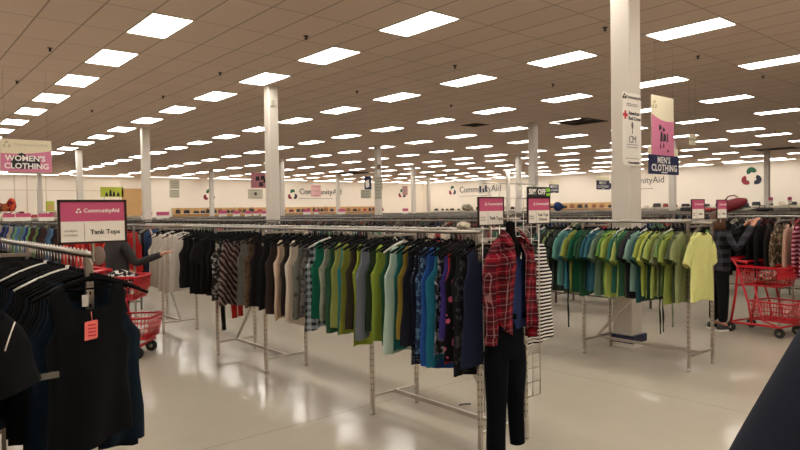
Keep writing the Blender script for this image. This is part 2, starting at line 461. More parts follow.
def fig(r):
    mb = MB()
    for x,h in ((-.35,.2),(-.1,.35),(.12,.25),(.4,.2)):
        mb.poly([(x-.1,-.3),(x+.1,-.3),(x+.07,-.3+h),(x,-.26+h*1.3),(x-.07,-.3+h)],-.004)
    mb.build('dark_figures', INK, r)
board('lime_banner', p, 1.5, .68, LIMESIGN, 'lime green banner with dark figures above the Tank Tops sign', 'banner', extra=fig)
# supports for the lime banner
tag(MB().rod((p.x-.5,46.03,0),(p.x-.5,46.03,p.z+.2),.03).rod((p.x+.5,46.03,0),(p.x+.5,46.03,p.z+.2),.03).rod((p.x-.5,46.03,.02),(p.x+.5,46.03,.02),.02).build('banner_stand', CHROME), 'slim steel stand carrying the lime banner', 'stand')

def hangwires(mb, w, z0):
    for sx in (-1,1): mb.rod((sx*w*.42,.005,z0),(sx*w*.42,.005,CEIL), .0015, 5)
# women's clothing sign
Yw = 14.0; a = onY(0,136.5,Yw); b = onY(52,172.5,Yw); a2 = onY(52,143,Yw)
w, zt, zb = b.x-a.x, (a.z+a2.z)/2, b.z
r = empty('hanging_sign', ((a.x+b.x)/2,Yw,0))
hh = zt-zb
MB().box((-w/2,0,zb),(w/2,.012,zt)).build('board', CREAM, r)
mb = MB(); zc = zt-hh*.38
mb.poly([(-w/2,zb)]+[(w/2,zb)]+[(w/2-w*k/10, zc-hh*.06+.12*hh*(1-(k/10)) *1.0 - hh*.05*math.sin(PI*k/10)) for k in range(11)], -.004); mb.build('pink_field', PINKSOFT, r)
mb = MB()
for x,z,ww,h2 in ((-.24,.2,.13,.26),(-.10,.2,.16,.34),(.06,.2,.15,.28),(.20,.22,.13,.2)):
    mb.poly([(w*(x-ww/2),zb+hh*(z-.12)),(w*(x+ww/2),zb+hh*(z-.1)),(w*(x+ww/2),zb+hh*(z+h2)),(w*x,zb+hh*(z+h2+.05)),(w*(x-ww/2),zb+hh*(z+h2))], -.002, 0, Matrix.Translation((0,-.004,0)))
mb.build('clothes_picture', INK, r)
mb = MB(); mb.text("WOMEN'S", hh*.24, 0, T((-.02,-.008,zb+hh*.41)), bold=.004); mb.text('CLOTHING', hh*.24, 0, T((0,-.008,zb+hh*.17)), bold=.004); mb.build('lettering', LETTERW, r)
mb = MB(); emblem(mb, T((-w*.38,-.006,zt-hh*.17)), hh*.10, (0,0,0)); mb.text('CommunityAid', hh*.15, 0, T((-w*.25,-.004,zt-hh*.16)), 'LEFT'); mb.build('small_lettering', simple('faint_print',(196,186,158),.7), r)
mb = MB(); hangwires(mb, w, zt); mb.build('hanging_wire', DARKSTEEL, r)
tag(r, "pink and cream hanging women's clothing sign at upper left", 'hanging sign')

def mens_sign(c_px, Y, w, pinkh, navyh, lab, withpink=True):
    a = onY(c_px[0], c_px[1], Y)   # top centre of the navy board
    r = empty('hanging_sign', (a.x, Y, 0)); zn = a.z
    MB().box((-w/2,0,zn-navyh),(w/2,.012,zn)).build('navy_board', NAVY, r)
    mb = MB(); s = navyh*.46
    mb.text("MEN'S", s, 0, T((-.02*w,-.004,zn-navyh*.27)), bold=.004, spacing=1.15); mb.text('CLOTHING', s, 0, T((0,-.004,zn-navyh*.68)), bold=.004, spacing=1.12, width=.84*w)
    mb.box((-.1*w,-.003,zn-navyh*.93),(.1*w,0,zn-navyh*.88)); mb.build('lettering', LETTERW, r)
    if withpink:
        pw = w*.74
        MB().box((-pw/2-.04*w,.002,zn),(pw/2-.04*w,.012,zn+pinkh)).build('cream_board', CREAM, r)
        mb = MB(); mb.poly([(-pw/2-.04*w,zn),(pw/2-.04*w,zn)]+[(pw/2-.04*w-pw*k/8, zn+pinkh*(.60+.08*k/8-.05*math.sin(PI*k/8))) for k in range(9)], -.003); mb.build('pink_field', PINKSOFT, r)
        mb = MB()
        for x,z,ww,h2 in ((-.13,.42,.12,.07),(.03,.40,.10,.05),(-.08,.22,.10,.13),(.06,.23,.13,.12),(.19,.22,.06,.14),(-.12,.10,.05,.07),(.02,.12,.06,.06),(.22,.05,.09,.03),(-.07,.34,.07,.04)):
            mb.poly([(pw*(x-ww/2),zn+pinkh*z),(pw*(x+ww/2),zn+pinkh*(z+.02)),(pw*(x+ww/2),zn+pinkh*(z+h2)),(pw*(x-ww/3),zn+pinkh*(z+h2+.03))], -.002, 0, Matrix.Translation((-.04*w,-.004,0)))
        mb.build('clothes_picture', INK, r)
        mb = MB(); emblem(mb, T((-pw*.36-.04*w,-.004,zn+pinkh*.84)), pinkh*.07, (0,0,0)); mb.build('small_mark', simple('faint_print2',(196,180,140),.7), r)
    # cream wavy panel behind the navy board, as wide as it
    mb = MB(); mb.poly([(-w/2,zn),(w/2,zn)]+[(w/2-w*k/8, zn+navyh*(.42+.25*math.sin(PI*k/8)*(.3) )) for k in range(9)], .006, 0, Matrix.Translation((0,.013,0))); mb.build('cream_backing', CREAM, r)
    mb = MB(); hangwires(mb, w*.7, zn+(pinkh if withpink else .2)); mb.build('hanging_wire', DARKSTEEL, r)
    return tag(r, lab, 'hanging sign')
mens_sign((664.3,155.5), 5.4, 1.06, 1.02, .33, "men's clothing sign, navy under pink, right of the tall column")
mens_sign((603,180.5), 24.0, 1.6, .5, .62, "small distant navy men's sign left of the tall column", False)
mens_sign((554,184.5), 28.0, 1.15, .5, .62, "small distant navy sign above the half price sign", False)
# pink far sign, paper sign
p = onY(261,180.5,30); 
def ex(r):
    mb = MB()
    for x,z in ((-.2,.1),(.1,.15),(.25,.0),(0,-.2)): mb.poly([(x-.12,z-.12),(x+.13,z-.1),(x+.1,z+.12),(x-.1,z+.1)],-.004)
    mb.build('clothes_picture', INK, r)
    mb = MB(); hangwires(mb, 1.1, .4-0); 
    r2 = MB(); 
    for sx in (-1,1): r2.rod((sx*.4,.005,.4),(sx*.4,.005,CEIL-p.z),.002,5)
    r2.build('hanging_wire', DARKSTEEL, r)
board('hanging_sign', p, 1.15, .8, simple('dusty_pink',(186,120,128),.7), 'small distant pink sign with dark picture, left of the middle column', 'hanging sign', extra=ex)
p2 = onY(483,187.5,30)
def ex2(r):
    mb = MB(); mb.box((-.38,-.004,-.35),(-.2,0,.1)); mb.box((.2,-.004,-.3),(.4,0,.15)); mb.poly([(-.15,-.35),(.15,-.35),(.1,-.05),(-.1,-.1)],-.004); mb.build('navy_figures', NAVY, r)
    r2 = MB()
    for sx in (-1,1): r2.rod((sx*.3,.005,.45),(sx*.3,.005,CEIL-p2.z),.002,5)
    r2.build('hanging_wire', DARKSTEEL, r)
board('hanging_sign', p2, .85, .9, PAPER, 'distant pale hanging sign with navy figures above the wire grid', 'hanging sign', extra=ex2)
p3 = onY(692.5,139.5,6.5)
def ex3(r):
    r2 = MB()
    for sx in (-1,1): r2.rod((sx*.15,.005,.2),(sx*.15,.005,CEIL-p3.z),.0012,5)
    r2.build('hanging_wire', DARKSTEEL, r)
    MB().box((-.17,-.003,-.02),(.17,-.0005,.03)).build('divider', NOTICE, r)
board('hanging_sign', p3, .30, .235, CREAM, "small cream hanging notice right of the men's clothing sign", 'hanging sign', extra=ex3, lines=6)
p4 = onY(316,191,40)
def ex4(r):
    r2 = MB()
    for sx in (-1,1): r2.rod((sx*.35,.005,.5),(sx*.35,.005,CEIL-p4.z),.002,5)
    r2.build('hanging_wire', DARKSTEEL, r)
board('hanging_sign', p4, .85, .9, simple('pale_rose',(222,170,168),.7), 'pale rose hanging sign covering the middle of the wall lettering', 'hanging sign', extra=ex4, lines=3)
p5 = onY(405,190.5,38)
def ex5(r):
    r2 = MB()
    for sx in (-1,1): r2.rod((sx*.2,.005,.4),(sx*.2,.005,CEIL-p5.z),.002,5)
    r2.build('hanging_wire', DARKSTEEL, r)
board('hanging_sign', p5, .55, .72, simple('dull_rose',(196,150,146),.7), 'small dull rose hanging sign right of the column with notices', 'hanging sign', extra=ex5, lines=4)
# notices on the column near the middle
yc = 21.2-.13
p = onY(379,183,yc-.04); board('column_notice', (p.x,yc-.014,p.z), .42, .55, NOTICE, 'grey paper notice high on the middle column', lines=4)
p = onY(379,194,yc-.04); board('column_notice', (p.x,yc-.014,p.z), .34, .42, NOTICE, 'grey paper notice lower on the middle column', lines=3)
p = onY(366,194,30); 
def ex6(r):
    r2 = MB()
    for sx in (-1,1): r2.rod((sx*.3,.005,.3),(sx*.3,.005,CEIL-r.location.z),.002,5)
    r2.build('hanging_wire', DARKSTEEL, r)
board('hanging_sign', p, .75, .5, NOTICE, 'grey hanging notice just left of the middle column', 'hanging sign', lines=3, extra=ex6)
p = onY(368,183,29); 
board('hanging_sign', p, .5, .75, NAVY, 'small navy hanging sign left of the middle column top', 'hanging sign', extra=lambda r: (MB().poly([(-.15,-.3),(.1,-.2),(.05,.2),(-.2,.1)],-.004).build('pale_figure', PAPER, r), ex6(r)))

# red cross board on the near column
yb = 3.862; a = onY(622.5,90.5,yb); b = onY(641,165,yb)
w = b.x-a.x; zt = a.z-.01; zb = b.z-.015; h = zt-zb
r = empty('column_board', ((a.x+b.x)/2, yb-.005, 0))
mb = MB(); rc = .03
mb.poly([(-w/2+rc,zb),(w/2-rc,zb),(w/2,zb+rc),(w/2,zt-rc),(w/2-rc,zt),(-w/2+rc,zt),(-w/2,zt-rc),(-w/2,zb+rc)], .012); mb.build('board', PAPER, r)
mb = MB(); mb.text('CommunityAid', .055, 0, T((-.13,-.003,zt-.05)), 'LEFT'); emblem(mb, T((-.175,-.008,zt-.05)), .032, (0,0,0))
mb.text('American', .062, 0, T((-.085,-.003,zt-.235)), 'LEFT', .0012); mb.text('Red Cross', .062, 0, T((-.085,-.003,zt-.295)), 'LEFT', .0012)
mb.build('dark_print', INK, r)
mb = MB(); cx, cz, q = -.155, zt-.262, .016
mb.poly([(cx-q,cz-3*q),(cx+q,cz-3*q),(cx+q,cz-q),(cx+3*q,cz-q),(cx+3*q,cz+q),(cx+q,cz+q),(cx+q,cz+3*q),(cx-q,cz+3*q),(cx-q,cz+q),(cx-3*q,cz+q),(cx-3*q,cz-q),(cx-q,cz-q)], -.004); mb.build('red_cross', REDINK, r)
mb = MB(); mb.text('CM', .12, 0, T((0,-.003,zb+.30)), spacing=.85)
mb.rod((0,-.003,zb+.37),(0,-.003,zb+.45),.004,6); mb.ell((0,-.002,zb+.47),(.022,.003,.04))
for z in (.24,.21,zt-zb-.13,zt-zb-.15): mb.box((-.12,-.003,zb+z),(.12,0,zb+z+.006))
mb.box((-.16,-.003,zb+.08),(.16,0,zb+.085)); mb.build('grey_print', GREYINK, r)
mb = MB(); mb.text('CommunityAid.org'[:12], .04, 0, T((.02,-.003,zb+.035)), bold=.001); mb.build('foot_print', INK, r)
tag(r, 'tall white notice board with red cross on the near column', 'notice')
# dark boxes on columns
o = MB().rbox((7.0-.04,12.7-.13,4.1),(.09,.04,.14),.01).build('alarm_box', NOTICE); tag(o,'small grey alarm box high on the column left of centre','alarm')
o = MB().rbox((16.75-.05,21.2-.14,3.55),(.18,.05,.2),.01).build('alarm_box', simple('box_brown',(120,96,76),.6)); tag(o,'small brown box high on the middle column','alarm')
o = MB().rbox((26.1-.02,21.15-.146,2.75),(.14,.06,.22),.01).build('alarm_box', PAPER); tag(o,'white box on the slim column behind the wire grid','alarm')

# ------------------------------------------------------------------ garment building
def top_profile(kind, w):
    h = w/2
    if kind == 'tank':
        return [(0,-.17),(.035,-.165),(.07,-.13),(.085,-.04),(.09,-.012),(.118,-.018),(.135,-.05),(h*.72,-.15),(h*.85,-.20),(h,-.235)]
    if kind == 'cami':
        return [(0,-.20),(.04,-.195),(.075,-.17),(.092,-.05),(.095,-.012),(.106,-.014),(.112,-.05),(h*.66,-.17),(h*.85,-.21),(h,-.24)]
    return [(0,-.075),(.03,-.07),(.055,-.045),(.068,-.01),(.078,0),(.11,-.012),(.14,-.025),(h*.85,-.04),(h*.95,-.05),(h,-.062)]
def garment(mb, kind, w, L, rng, th=.03, flare=1.05, mi=0, m=10, fold=.012, openf=0, slv=None):
    prof = top_profile('tank' if kind == 'tank' else ('cami' if kind == 'cami' else 'tee'), w)
    half = prof; n = len(half)
    colsx = [(-x,z) for x,z in reversed(half[1:])] + half
    nc = len(colsx)
    wob = [(rng.uniform(8,26), rng.uniform(0,6.3), rng.uniform(.3,1)) for _ in range(3)]
    drop = rng.uniform(-.03,.03); hemw = rng.uniform(-.015,.015)
    def pt(i, t, side):
        x0,z0 = colsx[i]
        if side < 0 and kind != 'tee' : z0 = z0*.62 if abs(x0) < .088 else z0
        elif side < 0: z0 = z0*.4 if abs(x0) < .07 else z0
        s = (i-(nc-1)/2)/((nc-1)/2)
        zb = -L + drop*s + hemw*math.cos(3*s)
        z = z0 + (zb-z0)*t
        # sides taper in at the waist and flare to the hem
        hw = w/2*(1 - .06*math.sin(PI*min(1,t*1.4)) + (flare-1)*t)
        xt = s*hw
        k = min(1, t*3.2); k = k*k*(3-2*k)
        x = x0*(1-k) + xt*k
        env = math.sqrt(max(0,1-s*s))
        y = side*th*env*(.35+.65*math.sin(PI*min(1,.12+t*.75)))
        f = sum(a*math.sin(q*x*2.2+p+t*2) for q,p,a in wob)*fold*(.25+t)
        return (x, y+f, z)
    vs = []; fs = []
    for side in (1,-1):
        for j in range(m+1):
            for i in range(nc): vs.append(pt(i, (j/m)**1.25, side))
    S = (m+1)*nc
    for j in range(m):
        for i in range(nc-1):
            a = j*nc+i; fs.append((a,a+1,a+nc+1,a+nc)); b = S+a; fs.append((b+1,b,b+nc,b+nc+1))
        for i in (0,nc-1):
            a = j*nc+i; q = (a,a+nc,S+a+nc,S+a); fs.append(q if i == 0 else q[::-1])
    for i in range(nc-1):      # close the straps / shoulders along the top
        if abs(colsx[i][0]) > .066 and abs(colsx[i+1][0]) > .066: fs.append((i+1,i,S+i,S+i+1))
    mb.add(vs, fs, mi, True)
    if kind in ('tee','long'):
        for sx in (-1,1):
            h = w/2
            if kind == 'tee':
                sl = slv or rng.uniform(.17,.22); ang = rng.uniform(.95,1.2); steps = 4
            else: sl = slv or rng.uniform(.50,.56); ang = 1.42; steps = 8
            loops = []
            for k in range(steps+1):
                t = k/steps
                a = ang*min(1,.55+t*.6)
                cx = h-.012 + math.cos(a)*sl*t*(1 if kind == 'tee' else .6); cz = -.14 - math.sin(a)*sl*t + .0
                hw = (.078*(1-t)+ (.072 if kind == 'tee' else .05)*t); 
                d = (math.sin(a), math.cos(a))   # across the sleeve
                lp = []
                yo = .008*math.sin(t*5+wob[0][1])*t
                for q in range(10):
                    an = 2*PI*q/10
                    u = math.cos(an)*hw; v = math.sin(an)*(.016+.012*t)
                    lp.append((sx*(cx+u*d[0]), v*(1)+yo, cz+u*d[1]))
                loops.append(lp if sx > 0 else lp[::-1])
            mb.loft(loops, mi, False)
    return mb

KINDN = {'tank':'tank_top','cami':'camisole','tee':'t_shirt','long':'long_sleeve_top'}
KINDC = {'tank':'tank top','cami':'camisole','tee':'T-shirt','long':'long sleeve top'}

RZ = 1.50                         # rail height
HZ = RZ-.092                      # shoulder line of what hangs from a rail
# hangers: one mesh with a chrome hook as its part
def make_hanger(matf):
    mb = MB(); pts = []
    for k in range(13):
        s = -1+2*k/12; pts.append((s*.205, 0, -.062*abs(s)**1.5 + .012*(1-abs(s))))
    mb.tube(pts, [.006+.005*(1-abs(-1+2*k/12)) for k in range(13)], 6)
    mb.rod((0,0,0),(0,0,.03),.009,6)
    mb.tube([(-.12,0,-.03),(-.06,0,-.028),(.06,0,-.028),(.12,0,-.03)], .004, 5)
    h = mb.build('clothes_hanger', matf)
    pts = [(0,0,.028),(0,0,.055)]
    zc, r0 = .092, .0185
    for k in range(12):
        a = -PI/2 + (k/11)*PI*1.35
        pts.append((0, math.cos(a)*r0*(1 if True else 1), zc+.0+math.sin(a)*r0))
    MB().tube(pts, .0022, 5).build('hook', CHROME, h)
    return h
hg_black = make_hanger(BLACKPL); hg_white = make_hanger(CLEARPL)
used_h = {0:False, 1:False}
def hang(x, y, lab, white=False, group='hangers', tilt=0):
    src = hg_white if white else hg_black
    if not used_h[int(white)]: o = src; used_h[int(white)] = True
    else: o = dup(src)
    o.location = (x,y,HZ); o.rotation_euler = (0,0,tilt)
    tag(o, lab, 'hanger', group)
    return o

cnt = {'g':0}
seen_labels = set()
def uniq(l):
    assert l not in seen_labels, l
    seen_labels.add(l); return l
def hang_top(kind, x, y, desc, where, mat, w=.40, L=.68, rng=None, th=.026, white=False, tilt=0, group=None, hanger=True, m=10, fold=.017, flare=1.05, hangw=None, cat=None, name=None):
    rng = rng or random
    mb = MB(); garment(mb, kind, w, L, rng, th, flare, 0, m, fold)
    o = mb.build(name or KINDN[kind], mat); o.location = (x,y,HZ); o.rotation_euler = (0,0,tilt)
    tag(o, uniq('%s %s' % (desc, where)), cat or KINDC[kind], group)
    if hanger:
        if len(('%s hanger in the %s %s' % ('black',desc,where)).split()) > 16: where = where.replace('from the plaid outfit, middle rack','back on middle rack').replace('behind the front pale yellow T-shirt','behind pale yellow T-shirt')
        hw = hangw or ('white' if white else 'black')
        hang(x, y, uniq('%s hanger in the %s %s' % (hw, desc, where)), white, 'hangers '+(group or ''), tilt)
    return o

# ------------------------------------------------------------------ rack building
def end_frame(root, y, x0, x1, top=RZ, bar=True):
    """two perforated uprights with feet, joined low down by a bar"""
    for x in (x0,x1):
        mb = MB(); s = .0135
        mb.box((x-s,y-s,.012),(x+s,y+s,top-.012))
        for k in range(26):
            z = .2+k*.05
            if z < top-.05: mb.cbox((x-s,y,z),(.002,.007,.014),1); mb.cbox((x,y-s,z),(.007,.002,.014),1)
        p = mb.build('upright', [CHROME,DARKSTEEL], root)
        MB().tube([(x,y,0),(x,y,.012),(x,y,.04)], [.02,.02,.015], 8).build('foot', CHROME, root)
    MB().sqbar((x0,y,.15),(x1,y,.15), .02).build('end_bar', CHROME, root)
    if bar: MB().sqbar((x0,y,top-.05),(x1,y,top-.05), .02).build('top_bar', CHROME, root)
def rack(x0, x1, ya, yb, r0, r1, lab, brace=True, detailed=True, rails=None):
    root = empty('garment_rack', ((x0+x1)/2, (ya+yb)/2, 0))
    M = lambda: None
    def L(o): 
        o.matrix_parent_inverse = Matrix.Identity(4); return o
    ox, oy = root.location.x, root.location.y
    X_0, X_1, A, B = x0-ox, x1-ox, ya-oy, yb-oy
    end_frame(root, A, X_0, X_1, bar=x0 > 1); end_frame(root, B, X_0, X_1)
    for x in (X_0, X_1):
        MB().rod((x, r0-oy, RZ), (x, r1-oy, RZ), .0135, 10).build('hang_rail', RAILM, root)
    xm = (X_0+X_1)/2
    MB().sqbar((xm,A,.15),(xm,B,.15), .022, .03).build('floor_bar', CHROME, root)
    if brace > 0: MB().sqbar((xm,A+.01,.17),(xm,B-.01,RZ-.07), .02, .028).build('brace', CHROME, root)
    if brace < 0: MB().sqbar((xm,B-.01,.17),(xm,A+.01,RZ-.07), .02, .028).build('brace', CHROME, root)
    tag(root, lab, 'clothes rack')
    return root
XC0, XC1 = 3.10, 3.58
rack(XC0, XC1, 2.86, 4.04, 2.84, 4.93, 'chrome rack unit nearest the viewer in the middle row of tops', 1)
rack(XC0, XC1, 5.83, 7.0, 4.95, 7.88, 'second chrome rack unit of the middle row, under beige tops', -1)
rack(XC0, XC1, 8.78, 9.95, 7.9, 10.83, 'third chrome rack unit of the middle row, under black and cream tops', 1)
XR0, XR1 = 6.22, 6.76
rack(XR0, XR1, 2.92, 4.12, 2.88, 5.2, 'chrome rack unit holding the green and lime T-shirts', -1)
XL0, XL1 = .12, .655
rack(XL0, XL1, 2.66, 3.86, 2.56, 4.7, 'chrome rack unit of dark tank tops at the left edge', 1)
XB0, XB1 = 9.18, 9.7
rack(XB0, XB1, 1.9, 3.1, .9, 3.85, 'chrome rack unit behind the red cart at right', -1)

def mute(c, f=.22, g=.94):
    m_ = (c[0]+c[1]+c[2])/3
    return tuple(int((v*(1-f)+m_*f)*g) for v in c)
# ------------------------------------------------------------------ middle rack, front rail
BLK = (24,22,24)
mid = [  # left edge pixel, colours, kind, description, length
 (476,(40,50,84),None,None,'tank','slate navy tank top',.80),
 (468,(26,26,30),'print',(58,56,60),'tank','black lace long top',.86),
 (461,(30,30,34),None,None,'tank','black sleeveless top',.88),
 (455,(20,20,24),'floral',(200,90,120),'tank','black pink-floral tank top',.80),
 (449,(196,30,44),None,None,'tank','bright red tank top',.80),
 (445,(66,52,150),None,None,'tank','violet blue tank top',.66),
 (434,(42,44,52),'print',(150,150,158),'tank','grey paisley tank top',.76),
 (427,(20,118,150),None,None,'cami','teal camisole',.82),
 (421,(26,82,170),None,None,'tank','cobalt blue long tank top',.89),
 (416,(42,66,104),'print',(86,120,150),'tank','dusty blue patterned tank top',.80),
 (409,(30,36,58),'dots',(140,144,160),'tank','navy dotted long top',.88),
 (403,(26,30,44),None,None,'tank','navy sleeveless top',.74),
 (397,(150,128,36),None,None,'tank','mustard olive tank top',.74),
 (392,(28,120,116),None,None,'tank','deep teal tank top',.78),
 (384,(196,226,206),None,None,'tank','pale mint tank top',.84),
 (380,(40,92,56),None,None,'tank','forest green tank top',.74),
 (372,(156,184,52),None,None,'tank','lime green tank top',.78),
 (366,(44,66,40),None,None,'tank','dark olive tank top',.70),
 (356,(130,138,150),None,None,'tank','plain light grey tank top',.78),
 (353,(176,196,50),None,None,'tank','acid lime tank top',.84),
 (346,(62,56,44),None,None,'tank','dark brown tank top',.74),
 (339,(160,164,52),None,None,'tank','yellow olive tank top',.78),
 (336,(40,150,152),None,None,'tank','bright turquoise tank top',.78),
 (331,(176,184,84),None,None,'tank','soft yellow green tank top',.76),
 (325,(44,96,66),None,None,'tank','bottle green tank top',.80),
 (320,(160,168,146),'print',(120,128,108),'tank','sage grey tank top',.70),
 (312,(14,124,92),None,None,'tank','emerald green tank top',.72),
 (306,(36,42,52),'check',(170,180,186),'tank','dark checked sleeveless top',.80),
 (300,(130,124,116),'print',(60,58,60),'tank','taupe patterned tank top',.70),
 (293,(122,122,110),'floral',(64,66,60),'tank','grey floral tank top',.74),
 (286,(236,214,188),None,None,'tank','cream beige tank top',.82),
 (280,(54,44,40),None,None,'tank','brown black tank top',.72),
 (273,(226,190,158),None,None,'tank','warm beige tank top',.78),
 (266,(56,42,36),None,None,'tank','dark chocolate tank top',.76),
 (259,BLK,None,None,'tank','plain black tank top',.70),
 (250,(34,28,28),None,None,'tank','soft black sleeveless top',.72),
 (244,(112,86,60),'print',(64,48,36),'tank','brown animal print top',.70),
 (237,(112,110,102),None,None,'tank','ash grey tank top',.72),
 (230,(44,22,24),'diag',(112,92,88),'tank','maroon diagonal striped top',.76),
 (220,(60,30,32),'diag',(130,112,106),'tank','wine and grey striped long top',.76),
 (212,(44,40,40),'print',(168,160,152),'tank','leopard print tank top',.74),
 (206,(22,20,22),None,None,'tank','jet black tank top',.72),
 (200,(28,24,24),None,None,'tee','black short sleeve top',.72),
 (195,(18,17,19),None,None,'tank','deep black sleeveless top',.70),
 (190,(26,26,28),None,None,'tank','charcoal black tank top',.74),
 (184,(20,20,20),None,None,'tank','black ribbed tank top',.66),
 (179,(24,22,24),None,None,'tank','black cotton tank top',.68),
 (170,(232,222,204),None,None,'tank','ivory sleeveless top',.76),
 (164,(220,206,186),None,None,'tank','oatmeal sleeveless top',.76),
 (159,(232,222,204),None,None,'tank','off white sleeveless top',.78),
 (154,(226,212,192),None,None,'tank','pale cream sleeveless top',.76),
 (149,(220,204,182),None,None,'tank','sand coloured sleeveless top',.72)]
wh = {170,159,312,384}
for k,(px,c,pat,c2,kind,desc,L) in enumerate(mid):
    w = random.uniform(.37,.41); xe = XC0-w/2; c = mute(c, .18, .88)
    y = onX(px, 285, xe).y
    y = 2.822 if k == 0 else max(2.90, y)
    if k > 1: y = max(y, prev+.035)
    prev = y
    hang_top(kind, XC0, y, desc, '%s from the plaid outfit, middle rack' % nth(k+1), fabric(c,pat,c2), w, L-.02, th=random.uniform(.016,.03), white=(px in wh), tilt=random.uniform(-.10,.10), group='tops on the near side of the middle rack')
# extra packed hangers and dark tops between, on the far rail
far_cols = [((24,22,26),'black'),((40,40,52),'ink blue'),((70,60,58),'mole grey'),((30,60,60),'dark teal'),((60,24,30),'dark wine'),((96,88,80),'stone'),((34,30,30),'soot black'),((46,56,80),'denim blue')]
y = 2.98; k = 0
while y < 9.9:
    c,nm = far_cols[(k*5+k//8) % 8] if not 5.0 < y < 5.9 else ((190,170,146),'pale sand')
    k += 1
    hang_top('tank', XC1, y, nm+' sleeveless top', '%s on the hidden side of middle rack' % nth(k), fabric(c), random.uniform(.36,.40), random.uniform(.62,.78), th=.02, tilt=random.uniform(-.08,.08), group='tops on the hidden side of the middle rack')
    y += random.uniform(.12,.17)
# spare hangers on the near rail between the tops
for k in range(44):
    y = 3.0+k*.105+random.uniform(-.02,.02)
    hang(XC0, y, uniq('empty black hanger, %s from near end of the middle rack' % nth(k+1)), False, 'empty hangers on the middle rack', random.uniform(-.12,.12))
# straps and red bits showing below the hem
def strap(x, y, z0, z1, c, lab, w=.02):
    mb = MB(); n = 8
    mb.loft([[(x-w/2+.006*math.sin(k),y+.004*math.cos(k*1.7),z0+(z1-z0)*k/n),(x+w/2+.006*math.sin(k),y+.006*math.cos(k*1.7),z0+(z1-z0)*k/n),(x+w/2+.006*math.sin(k),y+.01,z0+(z1-z0)*k/n),(x-w/2+.006*math.sin(k),y+.008,z0+(z1-z0)*k/n)] for k in range(n+1)])
    tag(mb.build('hanging_belt', fabric(c)), lab, 'belt')
for (px,py0,py1,c,lab,X,w) in [(223,292,330,(20,18,20),'black tie belt dangling below the leopard print top',3.1,.05),(234,292,318,(190,44,36),'red scarf end below the maroon striped top',3.2,.07),(240,290,316,(180,40,34),'second red scarf end below the brown print top',3.25,.06),
        (568.5,290,327,(24,30,30),'dark belt dangling below the seafoam blouse',6.3,.022),(660.5,298,334,(20,40,36),'dark tie belt, left of two below the lime tops',6.3,.018),(663.5,298,332,(26,34,30),'dark tie belt, right of two below the lime tops',6.34,.018),(673,290,327,(150,160,130),'pale tie belt below the pale olive tops',6.36,.014)]:
    a = onX(px,py0,X); b = onX(px,py1,X); strap(X, a.y, a.z+.18, b.z, c, lab, w)

# further garments along the same row, seen small at left
rowc = [((170,36,34),'red'),((196,60,48),'coral'),((150,30,30),'crimson'),((120,24,30),'dark red'),((190,70,60),'brick'),((60,40,36),'brown'),((40,44,110),'royal blue'),((150,140,120),'khaki'),((92,112,70),'moss green'),((110,150,90),'leaf green'),((60,80,100),'steel blue'),((80,110,140),'sky grey'),((30,30,40),'black')]
y = 10.2; k = 0; prevt = None
while y < 24:
    k += 1
    if y < 13.8: c,nm = rowc[random.choice([0,1,2,3,4,0,2])]
    else: c,nm = rowc[random.randrange(5,13)]
    hang_top('tank', XC0, y, nm+' top', '%s beyond the person in dark grey' % nth(k), fabric(c), .40, random.uniform(.66,.76), th=.03, tilt=random.uniform(-.1,.1), group='tops in the row beyond the left shopper', m=6, hanger=(k <= 26))
    y += .14 if y < 14 else .30

# ------------------------------------------------------------------ right rack of T-shirts
rt = [(683,(150,160,92),None,'soft lime'),(678,(84,100,60),None,'olive green'),(672,(168,188,62),None,'lime cotton'),(665,(112,150,66),None,'leaf green'),(659,(128,136,84),None,'olive sage'),(655,(176,196,74),None,'fresh lime'),(650,(40,76,52),None,'dark green'),(645,(200,212,70),None,'bright yellow lime'),(638,(176,196,60),None,'acid lime'),
 (634,(24,86,92),None,'dark teal'),(629,(130,180,160),None,'seafoam'),(625,(42,44,50),None,'charcoal'),(621,(74,68,56),None,'brown olive'),(616,(56,126,84),None,'mid green'),(611,(174,196,76),None,'pale lime'),(607,(40,120,100),None,'jade'),(603,(170,190,62),None,'grass lime'),
 (597,(112,168,44),None,'bright grass green'),(592,(72,146,64),None,'clover green'),(587,(110,140,110),None,'grey green'),(583,(44,112,130),None,'ocean teal'),(579,(30,100,124),None,'peacock blue'),(575,(34,80,48),None,'hunter green'),(571,(40,96,56),None,'pine green'),
 (566,(10,104,64),None,'emerald'),(560,(150,160,50),None,'mustard lime'),(556,(30,116,136),None,'turquoise'),(549,(86,160,148),None,'light seafoam blouse'),(545,(50,60,50),None,'dark moss'),(541,(28,28,32),None,'black'),(537,(130,150,80),None,'pale olive'),(533,(60,64,50),None,'army green'),(529,(90,130,110),None,'dusty green'),(525,(40,60,60),None,'dark slate')]
for k,(px,c,pat,nm) in enumerate(rt):
    w = .42; y = onX(px+9, 262, XR0-.2).y; y = max(y, 2.955); c = mute(c, .30, .92)
    if k: y = max(y, prev+.045)
    prev = y
    hang_top('tee', XR0, y, nm+' T-shirt', '%s behind the front pale yellow T-shirt' % nth(k+1), fabric(c), w, random.uniform(.64,.72), th=.022, tilt=random.uniform(-.1,.1), white=(k%6 == 3), group='T-shirts on the green rack', m=8)
y = 3.02; k = 0
gc = [((30,60,50),'dark green'),((40,44,40),'blackish'),((90,120,60),'olive lime'),((26,30,34),'black'),((60,90,70),'moss'),((70,60,50),'brown')]
while y < 5.1:
    k += 1
    c,nm = gc[k*2 % 6] if k%2 else gc[(k*2+1)%6]
    if abs(y-4.0) > .19:
        hang_top('tee', XR1, y, nm+' T-shirt', '%s along the green rack\'s column side' % nth(k), fabric(c), .38, random.uniform(.72,.82), th=.02, group='T-shirts on the column side of the green rack', m=8)
    y += .125
